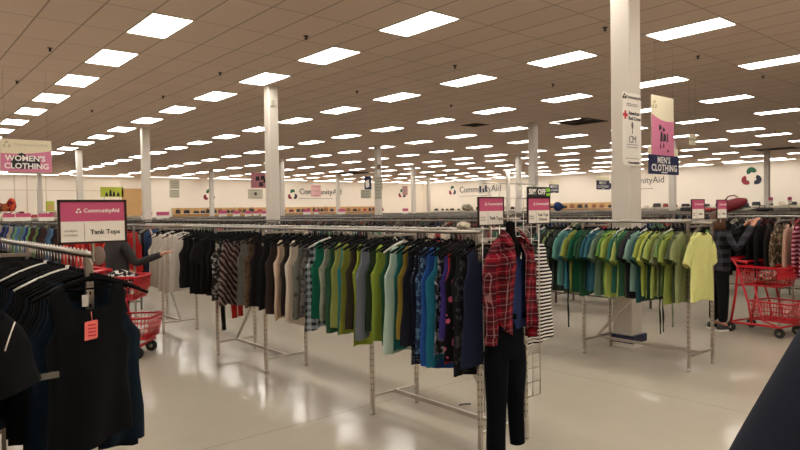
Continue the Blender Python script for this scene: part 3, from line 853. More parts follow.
# pale yellow T-shirt facing out on the end of the rack
cx, cyy = (XR0+XR1)/2-.245, 2.80
mb = MB(); garment(mb, 'tee', .43, .67, random.Random(3), .05, 1.12, 0, 12, .010, slv=.20)
o = mb.build('t_shirt', fabric((206,206,132))); o.location = (cx,cyy,HZ-.01)
MB().tube([(.078*math.cos(a),.028*math.sin(a),-.012-.05*max(0,-math.sin(a))) for a in [2*PI*i/16 for i in range(16)]], .007, 6, closed=True).build('collar', fabric((212,212,142)), o)
tag(o, 'pale yellow T-shirt facing the viewer on the end of the green rack', 'T-shirt')
hang(cx, cyy, 'black hanger in the pale yellow T-shirt on the rack end', False, 'hangers at rack ends').location.z = HZ-.01
tag(MB().rod((cx,2.7,RZ-.01),(cx,2.93,RZ-.01),.0115).box((XR0,2.90,RZ-.02),(XR1,2.925,RZ-.0)).build('face_out_arm', CHROME), 'chrome arm holding the pale yellow T-shirt', 'rack arm')

# ------------------------------------------------------------------ rack behind the cart
bc = [(775.5,(70,30,40),'hstripe',(200,120,150),'pink and maroon striped'),(784,(60,24,34),'hstripe',(190,100,140),'berry striped'),(795,(90,30,50),'hstripe',(210,150,170),'raspberry striped')]
y = 1.0; k = 0
bcol = [((122,30,44),'hstripe',(206,150,168),'raspberry striped'),((196,160,138),None,None,'pale peach'),((120,60,50),None,None,'russet'),((84,70,56),'print',(168,150,122),'tan patterned'),((52,46,40),'print',(150,140,120),'grey leopard'),((40,34,32),None,None,'dark brown'),((26,24,26),None,None,'black')]
while y < 4.6:
    k += 1
    u = pix((XB0-.2, y, 1.0))[0]
    if u > 787: q = [0,0,0,5][k%4]
    elif u > 780: q = 1
    elif u > 775: q = 2+(k%2)
    elif u > 766: q = 3+(k%2)
    else: q = 6 if u < 758 else 5
    c,pat,c2,nm = bcol[q]
    hang_top('long', XB0, y, nm+' long sleeve top', '%s from right behind the red cart' % nth(k), fabric(c,pat,c2,1.3), .38, random.uniform(.60,.70), th=.024, tilt=random.uniform(-.1,.1), group='tops on the rack behind the red cart', m=6)
    y += .11

# ------------------------------------------------------------------ left rack of dark tops
lc = [((6,8,12),'blue black'),((9,17,26),'dark navy'),((6,6,7),'black'),((10,26,38),'deep petrol'),((6,6,8),'jet black'),((12,12,15),'charcoal'),((18,24,38),'dusk blue'),((9,9,9),'soot black')]
# the front one
mb = MB(); garment(mb, 'tank', .30, .615, random.Random(11), .035, 1.0, 0, 14, .008)
o = mb.build('tank_top', fabric((5,6,9))); o.location = (XL1-.025, 2.58, HZ-.005)
t = empty('t'); bpy.data.objects.remove(t)
mb = MB(); mb.poly([(-.023,-.215),(.019,-.210),(.022,-.206),(.024,-.145),(.02,-.141),(-.018,-.146),(-.021,-.15)], -.002, 0, T((-.005,-.052,0))); mb.rod((0,-.053,-.143),(0,-.04,-.11),.0012,5)
tg = mb.build('price_tag', TAGM, o); tg['label'] = 'salmon pink price tag'
mb = MB()
for k in range(4): mb.box((-.016,-.0555,-.200+k*.013),(.012,-.0545,-.195+k*.013))
mb.build('tag_print', REDINK, tg)
MB().box((-.012,.036,-.1),(.010,.038,-.055)).build('neck_label', PAPER, o)
tag(o, 'black tank top with salmon price tag facing the viewer at left', 'tank top')
hang(XL1-.01, 2.575, 'black hanger in the black tank top with the salmon tag', False, 'hangers at rack ends').location.z = HZ-.005
y = 2.69; k = 0
while y < 6.2:
    k += 1
    c,nm = lc[(k*3+k//8) % 8]
    if k in (2,): c,nm = (9,22,33),'petrol blue'
    hang_top('tank', XL1, y, nm+' tank top', '%s behind the tagged tank top at left' % nth(k), fabric(c), .40, random.uniform(.66,.76), th=.02, tilt=random.uniform(-.12,.12), group='dark tank tops on the left rack', m=8, white=(k in (6,13)), hanger=(k < 32))
    y += .062 if y < 4 else .11
# jacket on the outer rail
mb = MB(); garment(mb, 'long', .48, .80, random.Random(5), .05, 1.03, 0, 12, .01)
o = mb.build('track_jacket', fabric((7,7,8))); o.location = (-.085, 2.28, HZ-.07)
mb = MB()
mb.tube([onY(x,y,2.20)-Vector((-.085,2.28,HZ-.07)) for x,y in ((15,322),(12,330),(8.5,340),(5,351))], .0022, 6); mb.build('white_piping', PAPER, o)
tag(o, 'black track jacket with thin white piping at the left edge', 'jacket')
h = hang(-.03, 2.28, 'black hanger in the track jacket at the left edge', False, 'hangers at rack ends'); h.location.z = HZ-.07
y = 2.45; k = 0
while y < 3.6:
    k += 1; c,nm = lc[(k*5) % 8]
    hang_top('tee', XL0, y, nm+' top', '%s behind the track jacket, left rack' % nth(k), fabric(c), .38, random.uniform(.66,.76), th=.02, group='dark tops behind the track jacket', m=8)
    y += .085
tag(MB().rod((-.03,2.2,RZ-.07),(-.03,2.65,RZ-.07),.0115).box((-.05,2.62,RZ-.09),(XL0+.01,2.65,RZ-.05)).build('face_out_arm', CHROME), 'chrome arm holding the track jacket', 'rack arm')
# clear strip between the dark tops and the rail end knob
a = onY(25,380,2.50); b = onY(59,374,2.50)
tag(MB().sqbar(a, b, .006, .022).build('size_strip', simple('clear_strip',(104,100,92),.25)), 'pale plastic strip across the dark tops at left', 'size strip')
p = onY(98,254,2.40)
tag(MB().ell((XL1+.005,2.535,RZ),(.024,.012,.036)).rod((XL1,2.545,RZ),(XL1,2.57,RZ),.012).build('rail_end_cap', simple('cap_grey',(120,100,90),.5)), 'grey oval cap on the near end of the left rail', 'rail cap')

# rest of left row
def cheap_rows():
    """the packed clothing of the distant rows: nobody could count it"""
    pal = [(24,22,24),(40,36,36),(60,54,52),(90,80,74),(120,108,98),(70,30,34),(150,60,60),(40,60,90),(60,90,70),(150,140,126),(34,50,60),(180,168,150)]
    mats = [fabric(c) for c in pal]+[BLACKPL, CHROME]
    mb = MB(); rng = random.Random(21)
    rows = []
    for i,xc in enumerate(ROWX):
        ya = ROWS[i][0]
        y = ya
        step = .11 if i < 3 else (.16 if i < 6 else .24)
        while y < ROWS[i][1]:
            for x in ((xc-.26, xc+.26)):
                if any(abs(x-cx) < .36 and abs(y-cy_) < .2 for cx,cy_ in COLS): continue
                w = rng.uniform(.17,.21); t = rng.uniform(.015,.03); zb = RZ-rng.uniform(.72,.95); yy = y+rng.uniform(-.02,.02)
                mi = rng.randrange(len(pal)); zt = RZ-.085
                mb.loft([[(x-w*.45,yy-.006,zt),(x+w*.45,yy-.006,zt),(x+w*.45,yy+.006,zt),(x-w*.45,yy+.006,zt)],
                         [(x-w,yy-t,zt-.07),(x+w,yy-t,zt-.07),(x+w,yy+t,zt-.07),(x-w,yy+t,zt-.07)],
                         [(x-w*.95,yy-t*1.2,zb),(x+w*.98,yy-t*.7,zb),(x+w*.98,yy+t*1.2,zb),(x-w*.95,yy+t,zb)]], mi, True)
                if i < 6:
                    mb.tube([(x-.2,yy-t,zt-.055),(x,yy-t*.5,zt+.012),(x+.2,yy-t,zt-.055)], .008, 3, 12)
                    mb.add([(x-.002,yy,zt+.01),(x+.002,yy,zt+.01),(x+.003,yy+.004,RZ+.02),(x-.003,yy-.004,RZ+.02)], [(0,1,2,3)], 13)
            y += step*rng.uniform(.7,1.3)
    o = mb.build('packed_clothing', mats)
    tag(o, 'densely packed assorted clothing filling the distant rack rows', 'clothing', None, 'stuff')
ROWX = [6.48, 9.44, 12.7, 15.85, 19.0, 22.15, 25.25, 28.5, 31.6, 34.45, 37.8, 40.6]
COLS = [(6.95,4.0),(7,12.7),(7,21.1),(7,29.5),(7.6,41),(16.8,13),(16.75,21.2),(16.8,29.5),(16.8,38.4),(26.1,12.9),(26.1,21.15),(26.2,29.6),(26.2,37.9),(35.2,12.45),(35.2,21.1),(35.2,29.5),(35.2,37.9)]
ROWS = [(5.75,40),(4.75,42)] + [(max(1.5,.30*x-1.5), 44) for x in ROWX[2:]]
# the clothes on the nearest stretch of the row behind the right cart rack start where its individual tops end
cheap_rows()
def long_rack(xc, ya, yb, lab, group):
    r = MB()
    for s in (-.26,.26):
        r.rod((xc+s,ya,RZ),(xc+s,yb,RZ),.012,8)
        y = ya+.4
        while y < yb:
            r.sqbar((xc+s,y,0),(xc+s,y,RZ-.02),.026); y += 1.47
    y = ya+.4
    while y < yb:
        r.sqbar((xc-.26,y,.15),(xc+.26,y,.15),.02); r.sqbar((xc-.26,y,RZ-.05),(xc+.26,y,RZ-.05),.02); y += 1.47
    r.sqbar((xc,ya+.4,.15),(xc,yb-.4,.15),.02)
    o = r.build('garment_rack', FARRAIL); tag(o, lab, 'clothes rack', group)
for i,xc in enumerate(ROWX):
    ya,yb = ROWS[i]; n = 3 if i < 4 else 2; L = (yb-ya)/n
    for k in range(n):
        long_rack(xc, ya+k*L+.02, ya+(k+1)*L-.02, 'long packed chrome rack, %s unit of the %s row beyond the middle rack' % (['near','middle','far'][k] if n == 3 else ['near','far'][k], nth(i+1)), 'distant clothes racks')
# middle row continues
for k,(a,b) in enumerate([(10.9,17.6),(17.65,24.4),(24.45,32),(32.05,40)]):
    long_rack((XC0+XC1)/2-.08 if 0 else 3.36, a, b, 'long packed chrome rack, %s unit beyond the person in dark grey' % nth(k+1), 'distant clothes racks')
long_rack(.43, 4.75, 9.5, 'long chrome rack continuing the left rack of dark tops', 'distant clothes racks')
# packed clothes at the far end of the middle and left rows
mb = MB(); rng = random.Random(4)
mats = [fabric(c) for c in ((24,22,24),(60,54,52),(120,108,98),(40,60,90),(60,90,70),(150,140,126),(30,26,30))]
def lump(x, y, mi):
    w = rng.uniform(.17,.2); t = .025; zt = RZ-.085; zb = RZ-rng.uniform(.75,.9)
    mb.loft([[(x-w*.45,y-.006,zt),(x+w*.45,y-.006,zt),(x+w*.45,y+.006,zt),(x-w*.45,y+.006,zt)],[(x-w,y-t,zt-.07),(x+w,y-t,zt-.07),(x+w,y+t,zt-.07),(x-w,y+t,zt-.07)],[(x-w,y-t,zb),(x+w,y-t,zb),(x+w,y+t,zb),(x-w,y+t,zb)]], mi)
y = 10.1
while y < 40: 
    lump(3.62, y, rng.randrange(7))
    if y > 24.2: lump(3.1, y, rng.randrange(7))
    y += .2
y = 6.3
while y < 9.4: lump(.69,y,rng.choice([0,6,3])); y += .15
y = 3.8
while y < 9.4: lump(.17,y,rng.choice([0,6,3])); y += .12
tag(mb.build('packed_clothing', mats), 'packed clothing at the distant ends of the left and middle rows', 'clothing', None, 'stuff')

# ------------------------------------------------------------------ signs on the racks
def rack_sign(x, y, z0, w, h, lab, kind='Tank Tops', stem=True, half=False):
    r = empty('rack_sign', (x,y,0))
    fw_ = .008
    mb = MB()
    for a,b in (((-w/2,-.006,z0),(-w/2+fw_,.006,z0+h)),((w/2-fw_,-.006,z0),(w/2,.006,z0+h)),((-w/2,-.006,z0),(w/2,.006,z0+fw_)),((-w/2,-.006,z0+h-fw_),(w/2,.006,z0+h))): mb.box(a,b)
    mb.build('frame', simple('sign_frame',(58,44,40),.4,.6) if 'signframe' not in _fab else _fab['signframe'], r)
    zm = z0+h*.51
    MB().box((-w/2+fw_,-.003,zm),(w/2-fw_,.003,z0+h-fw_)).build('pink_card', PINK, r)
    MB().box((-w/2+fw_,-.003,z0+fw_),(w/2-fw_,.003,zm)).build('white_card', PAPER, r)
    mb = MB(); emblem(mb, T((-w*.21,-.0045,z0+h*.745)), h*.055, (0,0,0)); mb.text('CommunityAid', h*.125, 0, T((-w*.14,-.004,z0+h*.75)), 'LEFT', extrude=.0004, bold=.0003); mb.build('pink_card_lettering', LETTERW, r)
    mb = MB(); ls = kind.split('/')
    for i,s in enumerate(ls): mb.text(s, h*.15, 0, T((w*.17,-.004,z0+h*(.26 if len(ls) == 1 else (.34-.17*i)))), bold=.0004, extrude=.0004)
    mb.build('card_lettering', INK, r)
    mb = MB(); mb.text("WOMEN'S", h*.058, 0, T((-w*.33,-.004,z0+h*.29)), extrude=.0003).build('small_lettering', GREYINK, r)
    mb = MB(); mb.text('CLOTHING', h*.058, 0, T((-w*.33,-.004,z0+h*.20)), extrude=.0003)
    mb.build('small_lettering', GREYINK, r)
    MB().box((-w*.135,-.004,z0+h*.06),(-w*.13,-.003,z0+h*.48)).build('divider', GREYINK, r)
    if half:
        MB().box((-w/2,-.008,z0+h),(w/2,.004,z0+h*1.38)).build('discount_card', INK, r)
        mb = MB(); mb.text('50% OFF', h*.27, 0, T((-w*.10,-.0095,z0+h*1.19)), bold=.0022, extrude=.0004); mb.build('discount_lettering', LETTERW, r)
        mb = MB(); mb.box((w*.30,-.011,z0+h*1.21),(w*.46,-.0085,z0+h*1.33)); mb.box((w*.30,-.011,z0+h*1.05),(w*.46,-.0085,z0+h*1.15)); mb.build('lime_print', LIMEINK, r)
    if stem: MB().rod((0,.012,RZ-.02),(0,.012,z0+h*.5),.006,8).build('stem', CHROME, r)
    tag(r, lab, 'rack sign')
Ys = 2.52; a = onY(57,197,Ys); b = onY(127,242,Ys)
rack_sign((a.x+b.x)/2, Ys, b.z+.0, b.x-a.x, a.z-b.z-.01, 'pink and white Tank Tops sign in a dark frame at left')
a = onY(478,198.5,2.70); b = onY(503.5,226,2.70); rack_sign((a.x+b.x)/2, 2.70, b.z+.005, .245, .185, 'pink and white Tank Tops sign left of the plaid outfit')
a = onY(527,198,2.70); b = onY(550,223.5,2.70); rack_sign((a.x+b.x)/2, 2.70, b.z, .25, .185, 'pink sign topped by a black 50% OFF card', 'Tank Tops/Women', half=True)
a = onY(689,200,2.88); b = onY(702.5,219,2.88); rack_sign((a.x+b.x)/2, 2.86, b.z, .28, .20, 'left of the two small pink signs on the green rack', 'T-Shirts')
a = onY(714,200,2.88); b = onY(724.5,218.5,2.88); rack_sign((a.x+b.x)/2+.01, 2.86, b.z, .24, .20, 'right of the two small pink signs on the green rack', 'T-Shirts')
def small_sign(px0, px1, py0, py1, X, lab, top=None):
    """small far sign on a stem above a rack row at distance X"""
    a = onX(px0,py0,X); b = onX(px1,py1,X); c = (a+b)/2
    wid = (px1-px0)/F*pix(c)[2]*1.05; h = a.z-b.z
    r = empty('rack_sign', (c.x,c.y,0))
    MB().box((-wid/2,0,c.z),(wid/2,.01,c.z+h/2)).build('pink_card', top or PINK, r)
    MB().box((-wid/2,0,c.z-h/2),(wid/2,.01,c.z)).build('white_card', PAPER, r)
    MB().rod((0,.02,RZ-.02),(0,.02,c.z),.008,6).build('stem', CHROME, r)
    tag(r, lab, 'rack sign')
for (x0,x1,y0,y1,X,lab) in [(4,14,214,221,3.1,'small pink topped sign at the left edge over far racks'),(17.5,30,213.5,221,3.1,'second small pink topped sign from the left edge'),(40,53,213.5,221,3.1,'small pink topped sign just left of the Tank Tops sign'),
    (142,152,212,219,9.2,'small pink sign left of the second column foot'),(157,169,212,219,9.2,'small pink sign right of the second column foot'),
    (219,227,210.5,217,15.7,'small distant pink sign, leftmost of five near the wall shelf'),(233,240,211,216.5,15.7,'small distant pink sign, second of five near the wall shelf'),(245,252,211,216.5,15.7,'small distant pink sign, third of five near the wall shelf'),(253.5,259,211,216,18.8,'small distant pink sign, fourth of five near the wall shelf'),(261,268,211,216.5,15.7,'small distant pink sign, fifth of five near the wall shelf'),
    (303,311,209.5,214.5,25,'small pink sign right of the column left of centre'),(314,319,209.5,214.5,25,'small pink sign under the pale rose hanging sign'),(338,346,209,214.5,25,'small pink sign under the end of the wall lettering'),(402,409,208.5,213.5,25,'small pink sign under the dull rose hanging sign'),
    (766,776,197.5,203.5,15.6,'small maroon and white sign, left of two at the right edge'),(785,795,197,203.5,15.6,'small maroon and white sign, right of two at the right edge')]:
    small_sign(x0,x1,y0,y1,X,lab)

# ------------------------------------------------------------------ wire grid with the plaid outfit
Yg = 2.775
root = empty('wire_grid', (3.345, Yg, 0))
gx0, gx1, gz0, gz1 = -.295, .295, .33, 1.825
mb = MB()
for k in range(8):
    x = gx0+(gx1-gx0)*k/7; mb.rod((x,0,gz0),(x,0,gz1),.0032 if 0 < k < 7 else .0045,6)
mb.build('upright_wires', CHROME, root)
mb = MB()
for k in range(16):
    z = gz0+(gz1-gz0)*k/15; mb.rod((gx0,.006,z),(gx1,.006,z),.0032 if 0 < k < 15 else .0045,6)
mb.build('cross_wires', CHROME, root)
for x in (-.245, .235): MB().tube([(x,0,.9),(x,.05,.9),(x,.075,.9)],.006,6).tube([(x,0,1.44),(x,.05,1.44),(x,.075,1.44)],.006,6).build('bracket', CHROME, root)
tag(root, 'chrome wire grid fixed to the end of the middle rack', 'display grid')
# face-out arm and hanger
ys = 2.60; xs = onY(511,280,ys).x
tag(MB().rod((xs,Yg-.008,RZ+.09),(xs,2.52,RZ+.09),.006).cbox((xs,Yg-.012,RZ+.09),(.05,.006,.06)).build('face_out_arm', CHROME), 'chrome arm on the wire grid holding the plaid outfit', 'rack arm')
# broad display hanger with a rounded neck form
mb = MB()
mb.loft([[(.03*math.cos(a)*s1,.024*math.sin(a)*s1,z) for a in [2*PI*i/12 for i in range(12)]] for z,s1 in ((-.14,2.6),(-.07,2.0),(-.02,1.35),(.03,1.15),(.055,1.15),(.07,.9),(.078,.3))])
mb.tube([(-.13,0,-.115),(-.07,0,-.085),(0,0,-.06),(.07,0,-.085),(.13,0,-.115)], [.010,.018,.026,.018,.010], 8)
o = mb.build('display_hanger', BLACKPL); o.location = (xs,ys,1.50)
MB().tube([(0,0,.07),(0,0,.085)]+[(0,math.cos(a)*.016,.104+math.sin(a)*.016) for a in [-PI/2+k*.42 for k in range(10)]], .003, 6).build('hook', CHROME, o)
tag(o, 'black neck-shaped display hanger inside the plaid shirt', 'hanger')
# navy tank underneath
mb = MB(); garment(mb, 'tank', .32, .56, random.Random(8), .042, 1.0, 0, 12, .006)
o = mb.build('tank_top', fabric((40,52,92))); o.location = (xs+.005,ys,1.45)
tag(o, 'navy blue tank top under the open plaid shirt', 'tank top')
MB().cbox((.035,-.05,-.095),(.012,.003,.04)).build('paper_tag', PAPER, o)
# plaid shirt: body with an open front and two long sleeves
def shirt(M):
    rng = random.Random(2)
    root = empty('plaid_shirt', (xs,ys,1.48))
    hw = .178; L = .57; th = .085; mrows = 16
    # wrap-around body: from the left front edge round the back to the right front edge
    prof = []
    n = 40
    vs = []; fs = []
    for j in range(mrows+1):
        t = j/mrows
        for i in range(n+1):
            a = i/n
            # opening narrows at the top (collar) and the chest; wider below
            op = .16+.10*t
            ang = -PI/2+op*.9 + a*(2*PI-op*1.8-.02)     # start right of the front opening, counter-clockwise
            w = hw*(.50+.50*min(1,(t/.08)**.6)) * (1+.03*math.sin(t*9)) * (1 - .02*t)
            d = (th*(.55+.45*min(1,t/.12)))*(1-.25*t)
            x = w*math.copysign(abs(math.cos(ang))**.75, math.cos(ang))
            y = d*math.copysign(abs(math.sin(ang))**.9, math.sin(ang))
            f = .007*math.sin(ang*7+t*3)+.006*math.sin(ang*11-t*5)
            sh = -.075*(abs(x)/hw)**1.4*(1-t)   # shoulder slope
            hem = .05*math.cos(2*ang)*t        # shirt-tail hem
            front = .0
            z = .02*(1-t) - L*t + sh + hem - (.05*(1-t) if math.sin(ang) < -.5 else 0)*1.0
            vs.append((x, y+f, z))
    for j in range(mrows):
        for i in range(n):
            k = j*(n+1)+i; fs.append((k,k+1,k+n+2,k+n+1))
    me = MB(); me.add(vs, fs, 0, True)
    o = me.build('shirt_body', M, root)
    so = o.modifiers.new('thick','SOLIDIFY'); so.thickness = .004
    for sx in (-1,1):
        loops = []
        for k in range(10):
            t = k/9
            cx = sx*(hw-.03+.045*min(1,t*3)+ .008*t); cz = -.065-.55*t + (.0 if sx < 0 else 0)
            ry = .055*(1-.25*t); rx = .046*(1-.30*t)
            cyv = -.004+.012*math.sin(t*4)
            lp = []
            for q in range(14):
                an = 2*PI*q/14
                fo = 1+.10*math.sin(an*3+t*13+sx)
                lp.append((cx+math.cos(an)*rx*fo, cyv+math.sin(an)*ry*fo, cz+ (.06*(-sx*math.cos(an))*0 + (-.05*math.cos(an)*sx)*(1-min(1,t*4)))))
            loops.append(lp if sx > 0 else lp)
        MB().loft(loops, 0, False).build('sleeve', M, root)
        loops = []
        for z in (-.61,-.665):
            loops.append([(sx*(hw+.023)+math.cos(2*PI*q/14)*.035, .0+math.sin(2*PI*q/14)*.046, z) for q in range(14)])
        MB().loft(loops, 0, False).build('cuff', M, root)
        # collar leaf
        mbc = MB(); mbc.loft([[(sx*.052,-.045,.0),(sx*.062,-.02,.035),(sx*.075,.02,.05)],[(sx*.058,-.062,-.01),(sx*.085,-.04,.015),(sx*.10,.0,.022)],[(sx*.075,-.082,-.055),(sx*.115,-.062,-.045),(sx*.12,-.02,-.02)]], 0, False, closed=False)
        cl = mbc.build('collar', M, root); cl.modifiers.new('t','SOLIDIFY').thickness = .004
        mbp = MB(); x0 = sx*.105
        mbp.poly([(x0-.045,-.17),(x0-.045,-.26),(x0,-.28),(x0+.045,-.26),(x0+.045,-.17)], -.004, 0, T((0,-.083,0))); mbp.box((x0-.047,-.093,-.195),(x0+.047,-.087,-.165))
        mbp.build('chest_pocket', M, root)
    tag(root, 'red and black plaid shirt hung open on the wire grid', 'shirt')
shirt(fabric((136,14,34),'plaid',(0,0,0)))
# jeans
def jeans():
    mats = simple('dark_denim', (5,7,14), .9, 0, .15, 30, .1)
    root = empty('jeans', (xs-.03,2.63,0))
    mb = MB()
    def ring(cx,cyv,z,rx,ry,ph=0,n=20):
        return [(cx+math.cos(2*PI*q/n)*rx*(1+.02*math.sin(5*2*PI*q/n+z*9)), cyv+math.sin(2*PI*q/n)*ry*(1+.06*math.sin(3*2*PI*q/n+z*14+ph)), z) for q in range(n)]
    zt, zc = .965, .70
    mb.loft([ring(0,0,zt,.165,.05),ring(0,0,zt-.05,.17,.055),ring(0,0,zt-.14,.178,.06),ring(0,0,zc,.18,.06)], 0, False)
    mb.build('hips', mats, root)
    for sx,zb,sw in ((-1,.075,-.015),(1,.125,.035)):
        loops = []
        for k in range(14):
            t = k/13; z = zc+.06-(zc+.06-zb)*t
            rx = .032*(1-t)**1.2 + .072 + .005*math.sin(t*8)
            if sx > 0: rx *= (1-.30*t)
            loops.append(ring(sx*(.086-.008*t)+sw*t*1.0, -.004*math.sin(t*6), z, rx, .052-.008*t, sx))
        MB().loft(loops, 0, False).build('trouser_leg', mats, root)
    MB().box((-.15,-.062,zt-.012),(.15,-.054,zt+.025)).build('waistband', mats, root)
    tag(root, 'dark blue jeans hanging below the plaid shirt', 'jeans')
jeans()
# clip hanger for the jeans
tag(MB().tube([(xs-.17,2.63,1.0),(xs+.12,2.63,1.0)],.006,6).tube([(xs,2.63,1.0),(xs,2.66,1.05),(xs,2.765,1.08)],.004,6).cbox((xs-.15,2.63,.985),(.03,.02,.05)).cbox((xs+.09,2.63,.985),(.03,.02,.05)).build('clip_hanger', CHROME), 'chrome clip hanger holding the dark jeans', 'hanger')
# striped top on the right of the outfit
hang_top('tank', 3.695, 2.90, 'navy and white striped top', 'just right of the plaid shirt', fabric((28,24,34),'hstripe',(228,222,214),.62), .41, .74, th=.035, tilt=-.25, flare=1.05)

# ------------------------------------------------------------------ shopping carts
def basket(mb, x0, x1, y, z0, z1, fx=.0, ty=.03, nz=4, step=.035):
    """tapered open basket of plastic wires; fx slopes the front outwards"""
    def P(x,s,t): # t 0 bottom, 1 top
        return (x0+(x-x0)*(1+fx*t/(x1-x0)), s*(y-ty*(1-t)), z0+(z1-z0)*t)
    for t in (0,1):
        mb.tube([P(x0,-1,t),P(x1,-1,t),P(x1,1,t),P(x0,1,t)], .011 if t else .008, 6, closed=True)
    for k in range(1,nz):
        t = k/nz; mb.tube([P(x0,-1,t),P(x1,-1,t),P(x1,1,t),P(x0,1,t)], .004, 4, closed=True)
    n = int((x1-x0)/step)
    for k in range(n+1):
        x = x0+(x1-x0)*k/n
        mb.tube([P(x,-1,1),P(x,-1,0),P(x,1,0),P(x,1,1)], .004, 4)
    m = int(2*y/step)
    for k in range(1,m):
        s = -1+2*k/m
        for xe in (x0,x1): mb.tube([P(xe,s,1),P(xe,s,0)], .004, 4)
        mb.tube([P(x0,s,0),P(x1,s,0)], .0035, 4)
def cart(loc, rz, lab):
    r = empty('shopping_cart', loc, rz)
    # x forward; handle at -x
    mb = MB()
    for s in (-1,1):
        y = s*.235
        mb.tube([(-.30,y,.10),(-.23,y,.50),(-.20,y,.86),(-.27,s*.22,.925),(-.31,s*.20,.945)], .016, 8)
        mb.tube([(-.30,y,.12),(.0,y,.135),(.34,y,.14)], .016, 8)
        mb.tube([(-.20,y,.84),(-.06,y,.40),(-.02,y,.14)], .014, 8)
        mb.tube([(.02,y,.62),(.12,y,.20),(.30,y,.15)], .012, 8)
    mb.rod((.34,-.235,.14),(.34,.235,.14),.014); mb.rod((-.30,-.235,.13),(-.30,.235,.13),.014); mb.rod((-.20,-.235,.62),(-.20,.235,.62),.012)
    mb.build('frame', CARTRED, r)
    MB().tube([(-.10,-.19,.915),(-.31,-.20,.945),(-.34,-.16,.955),(-.345,0,.96),(-.34,.16,.955),(-.31,.20,.945),(-.10,.19,.915)], .02, 10).build('handle', CARTRED, r)
    mb = MB(); mb.box((-.24,-.2,.915),(-.14,.2,.93)); mb.build('handle_tray', CARTRED, r)
    mb = MB(); basket(mb, -.19, .27, .225, .63, .865, .05); mb.build('upper_basket', CARTRED, r)
    mb = MB(); mb.sqbar((-.20,-.232,.868),(.30,-.232,.868),.014,.028); mb.sqbar((-.20,.232,.868),(.30,.232,.868),.014,.028); mb.sqbar((.298,-.23,.80),(.298,.23,.80),.010,.15); mb.build('rim', CARTRED, r)
    mb = MB(); basket(mb, -.06, .40, .215, .20, .43, .04); mb.build('lower_basket', CARTRED, r)
    for x,y in ((-.30,-.235),(-.30,.235),(.31,-.2),(.31,.2)):
        w = MB(); rad = .062
        w.loft([[(x+math.cos(2*PI*q/18)*ra, y+dy, rad+math.sin(2*PI*q/18)*ra) for q in range(18)] for dy,ra in ((-.016,rad*.85),(-.012,rad),(.012,rad),(.016,rad*.85))])
        wo = w.build('wheel', RUBBER, r)
        MB().rod((x,y-.018,rad),(x,y+.018,rad),.02,10).build('hub', NOTICE, wo)
        MB().sqbar((x,y-.02,rad),(x,y-.02,.14),.008,.03).sqbar((x,y+.02,rad),(x,y+.02,.14),.008,.03).build('fork', DARKSTEEL, r)
    tag(r, lab, 'shopping cart')
    return r
def crumple(name, c, mat, r, seed, lab, cat='clothes'):
    rng = random.Random(seed); mb = MB(); nu, nv = 22, 12; loops = []
    ph = [rng.uniform(0,6) for _ in range(6)]
    for j in range(nv+1):
        th = PI*(j+.05)/(nv+.1); lp = []
        for i in range(nu):
            a = 2*PI*i/nu
            k = 1+.16*math.sin(3*a+ph[0]+2*th)+.10*math.sin(5*a+ph[1]-3*th)+.07*math.sin(9*a+ph[2])
            lp.append((c[0]+r[0]*math.sin(th)*math.cos(a)*k, c[1]+r[1]*math.sin(th)*math.sin(a)*k, c[2]-r[2]*math.cos(th)*(1+.12*math.sin(4*a+ph[3]))))
        loops.append(lp)
    mb.loft(loops); o = mb.build(name, mat); tag(o, lab, cat); return o
# right cart: handle end wheels near (8.69,3.48) and front wheel near (8.89,3.0) -> axis points right and a little away
CA = math.radians(-100)
cc = Vector((8.84,3.17,0))
cart(cc, CA, 'red plastic shopping cart standing by the shopper at right')
d = Vector((math.cos(CA),math.sin(CA),0))
pp = cc+d*.06; crumple('folded_clothes', (pp.x,pp.y,.735), fabric((84,70,62),'print',(190,176,160)), (.15,.13,.09), 3, 'patterned clothes lying in the upper basket of the right cart')
# left cart
CB = math.radians(-38)
c2 = Vector((2.20,7.82,0))
cart(c2, CB, 'red shopping cart beside the left shopper in dark grey').scale = (1.08,1.08,1.08)
d2 = Vector((math.cos(CB),math.sin(CB),0))
pp = c2+d2*.08; crumple('folded_clothes', (pp.x,pp.y,.88), fabric((24,22,24),'print',(200,196,190),1.4), (.20,.14,.12), 5, 'black and white clothes piled in the left red cart')
pp = c2+d2*.18; crumple('folded_clothes', (pp.x,pp.y,.28), fabric((216,206,196)), (.16,.13,.08), 9, 'pale clothes lying in the lower basket of the left cart')

# ------------------------------------------------------------------ people
def skin_mesh(name, V, E, Rr, mats, parent, sub=2, root=0, matfn=None):
    me = bpy.data.meshes.new(name); me.from_pydata([tuple(v) for v in V], E, [])
    o = bpy.data.objects.new(name, me); C.objects.link(o)
    o.modifiers.new('skin','SKIN').use_smooth_shade = True
    sv = me.skin_vertices[0].data
    for i,r in enumerate(Rr):
        sv[i].radius = (r[0],r[1]) if isinstance(r,(tuple,list)) else (r,r)
        sv[i].use_root = (i == root)
    s = o.modifiers.new('sub','SUBSURF'); s.levels = sub; s.render_levels = sub
    dg = bpy.context.evaluated_depsgraph_get(); dg.update()
    m2 = bpy.data.meshes.new_from_object(o.evaluated_get(dg))
    bpy.data.objects.remove(o); bpy.data.meshes.remove(me)
    for m in (mats if isinstance(mats,(list,tuple)) else [mats]): m2.materials.append(m)
    for p in m2.polygons:
        p.use_smooth = True
        if matfn: p.material_index = matfn(p.center)
    o = bpy.data.objects.new(name, m2); C.objects.link(o); o.parent = parent
    return o
def chain(V, E, Rr, start, pts, rad):
    prev = start
    for p,r in zip(pts,rad):
        V.append(p); Rr.append(r); E.append((prev,len(V)-1)); prev = len(V)-1
    return prev
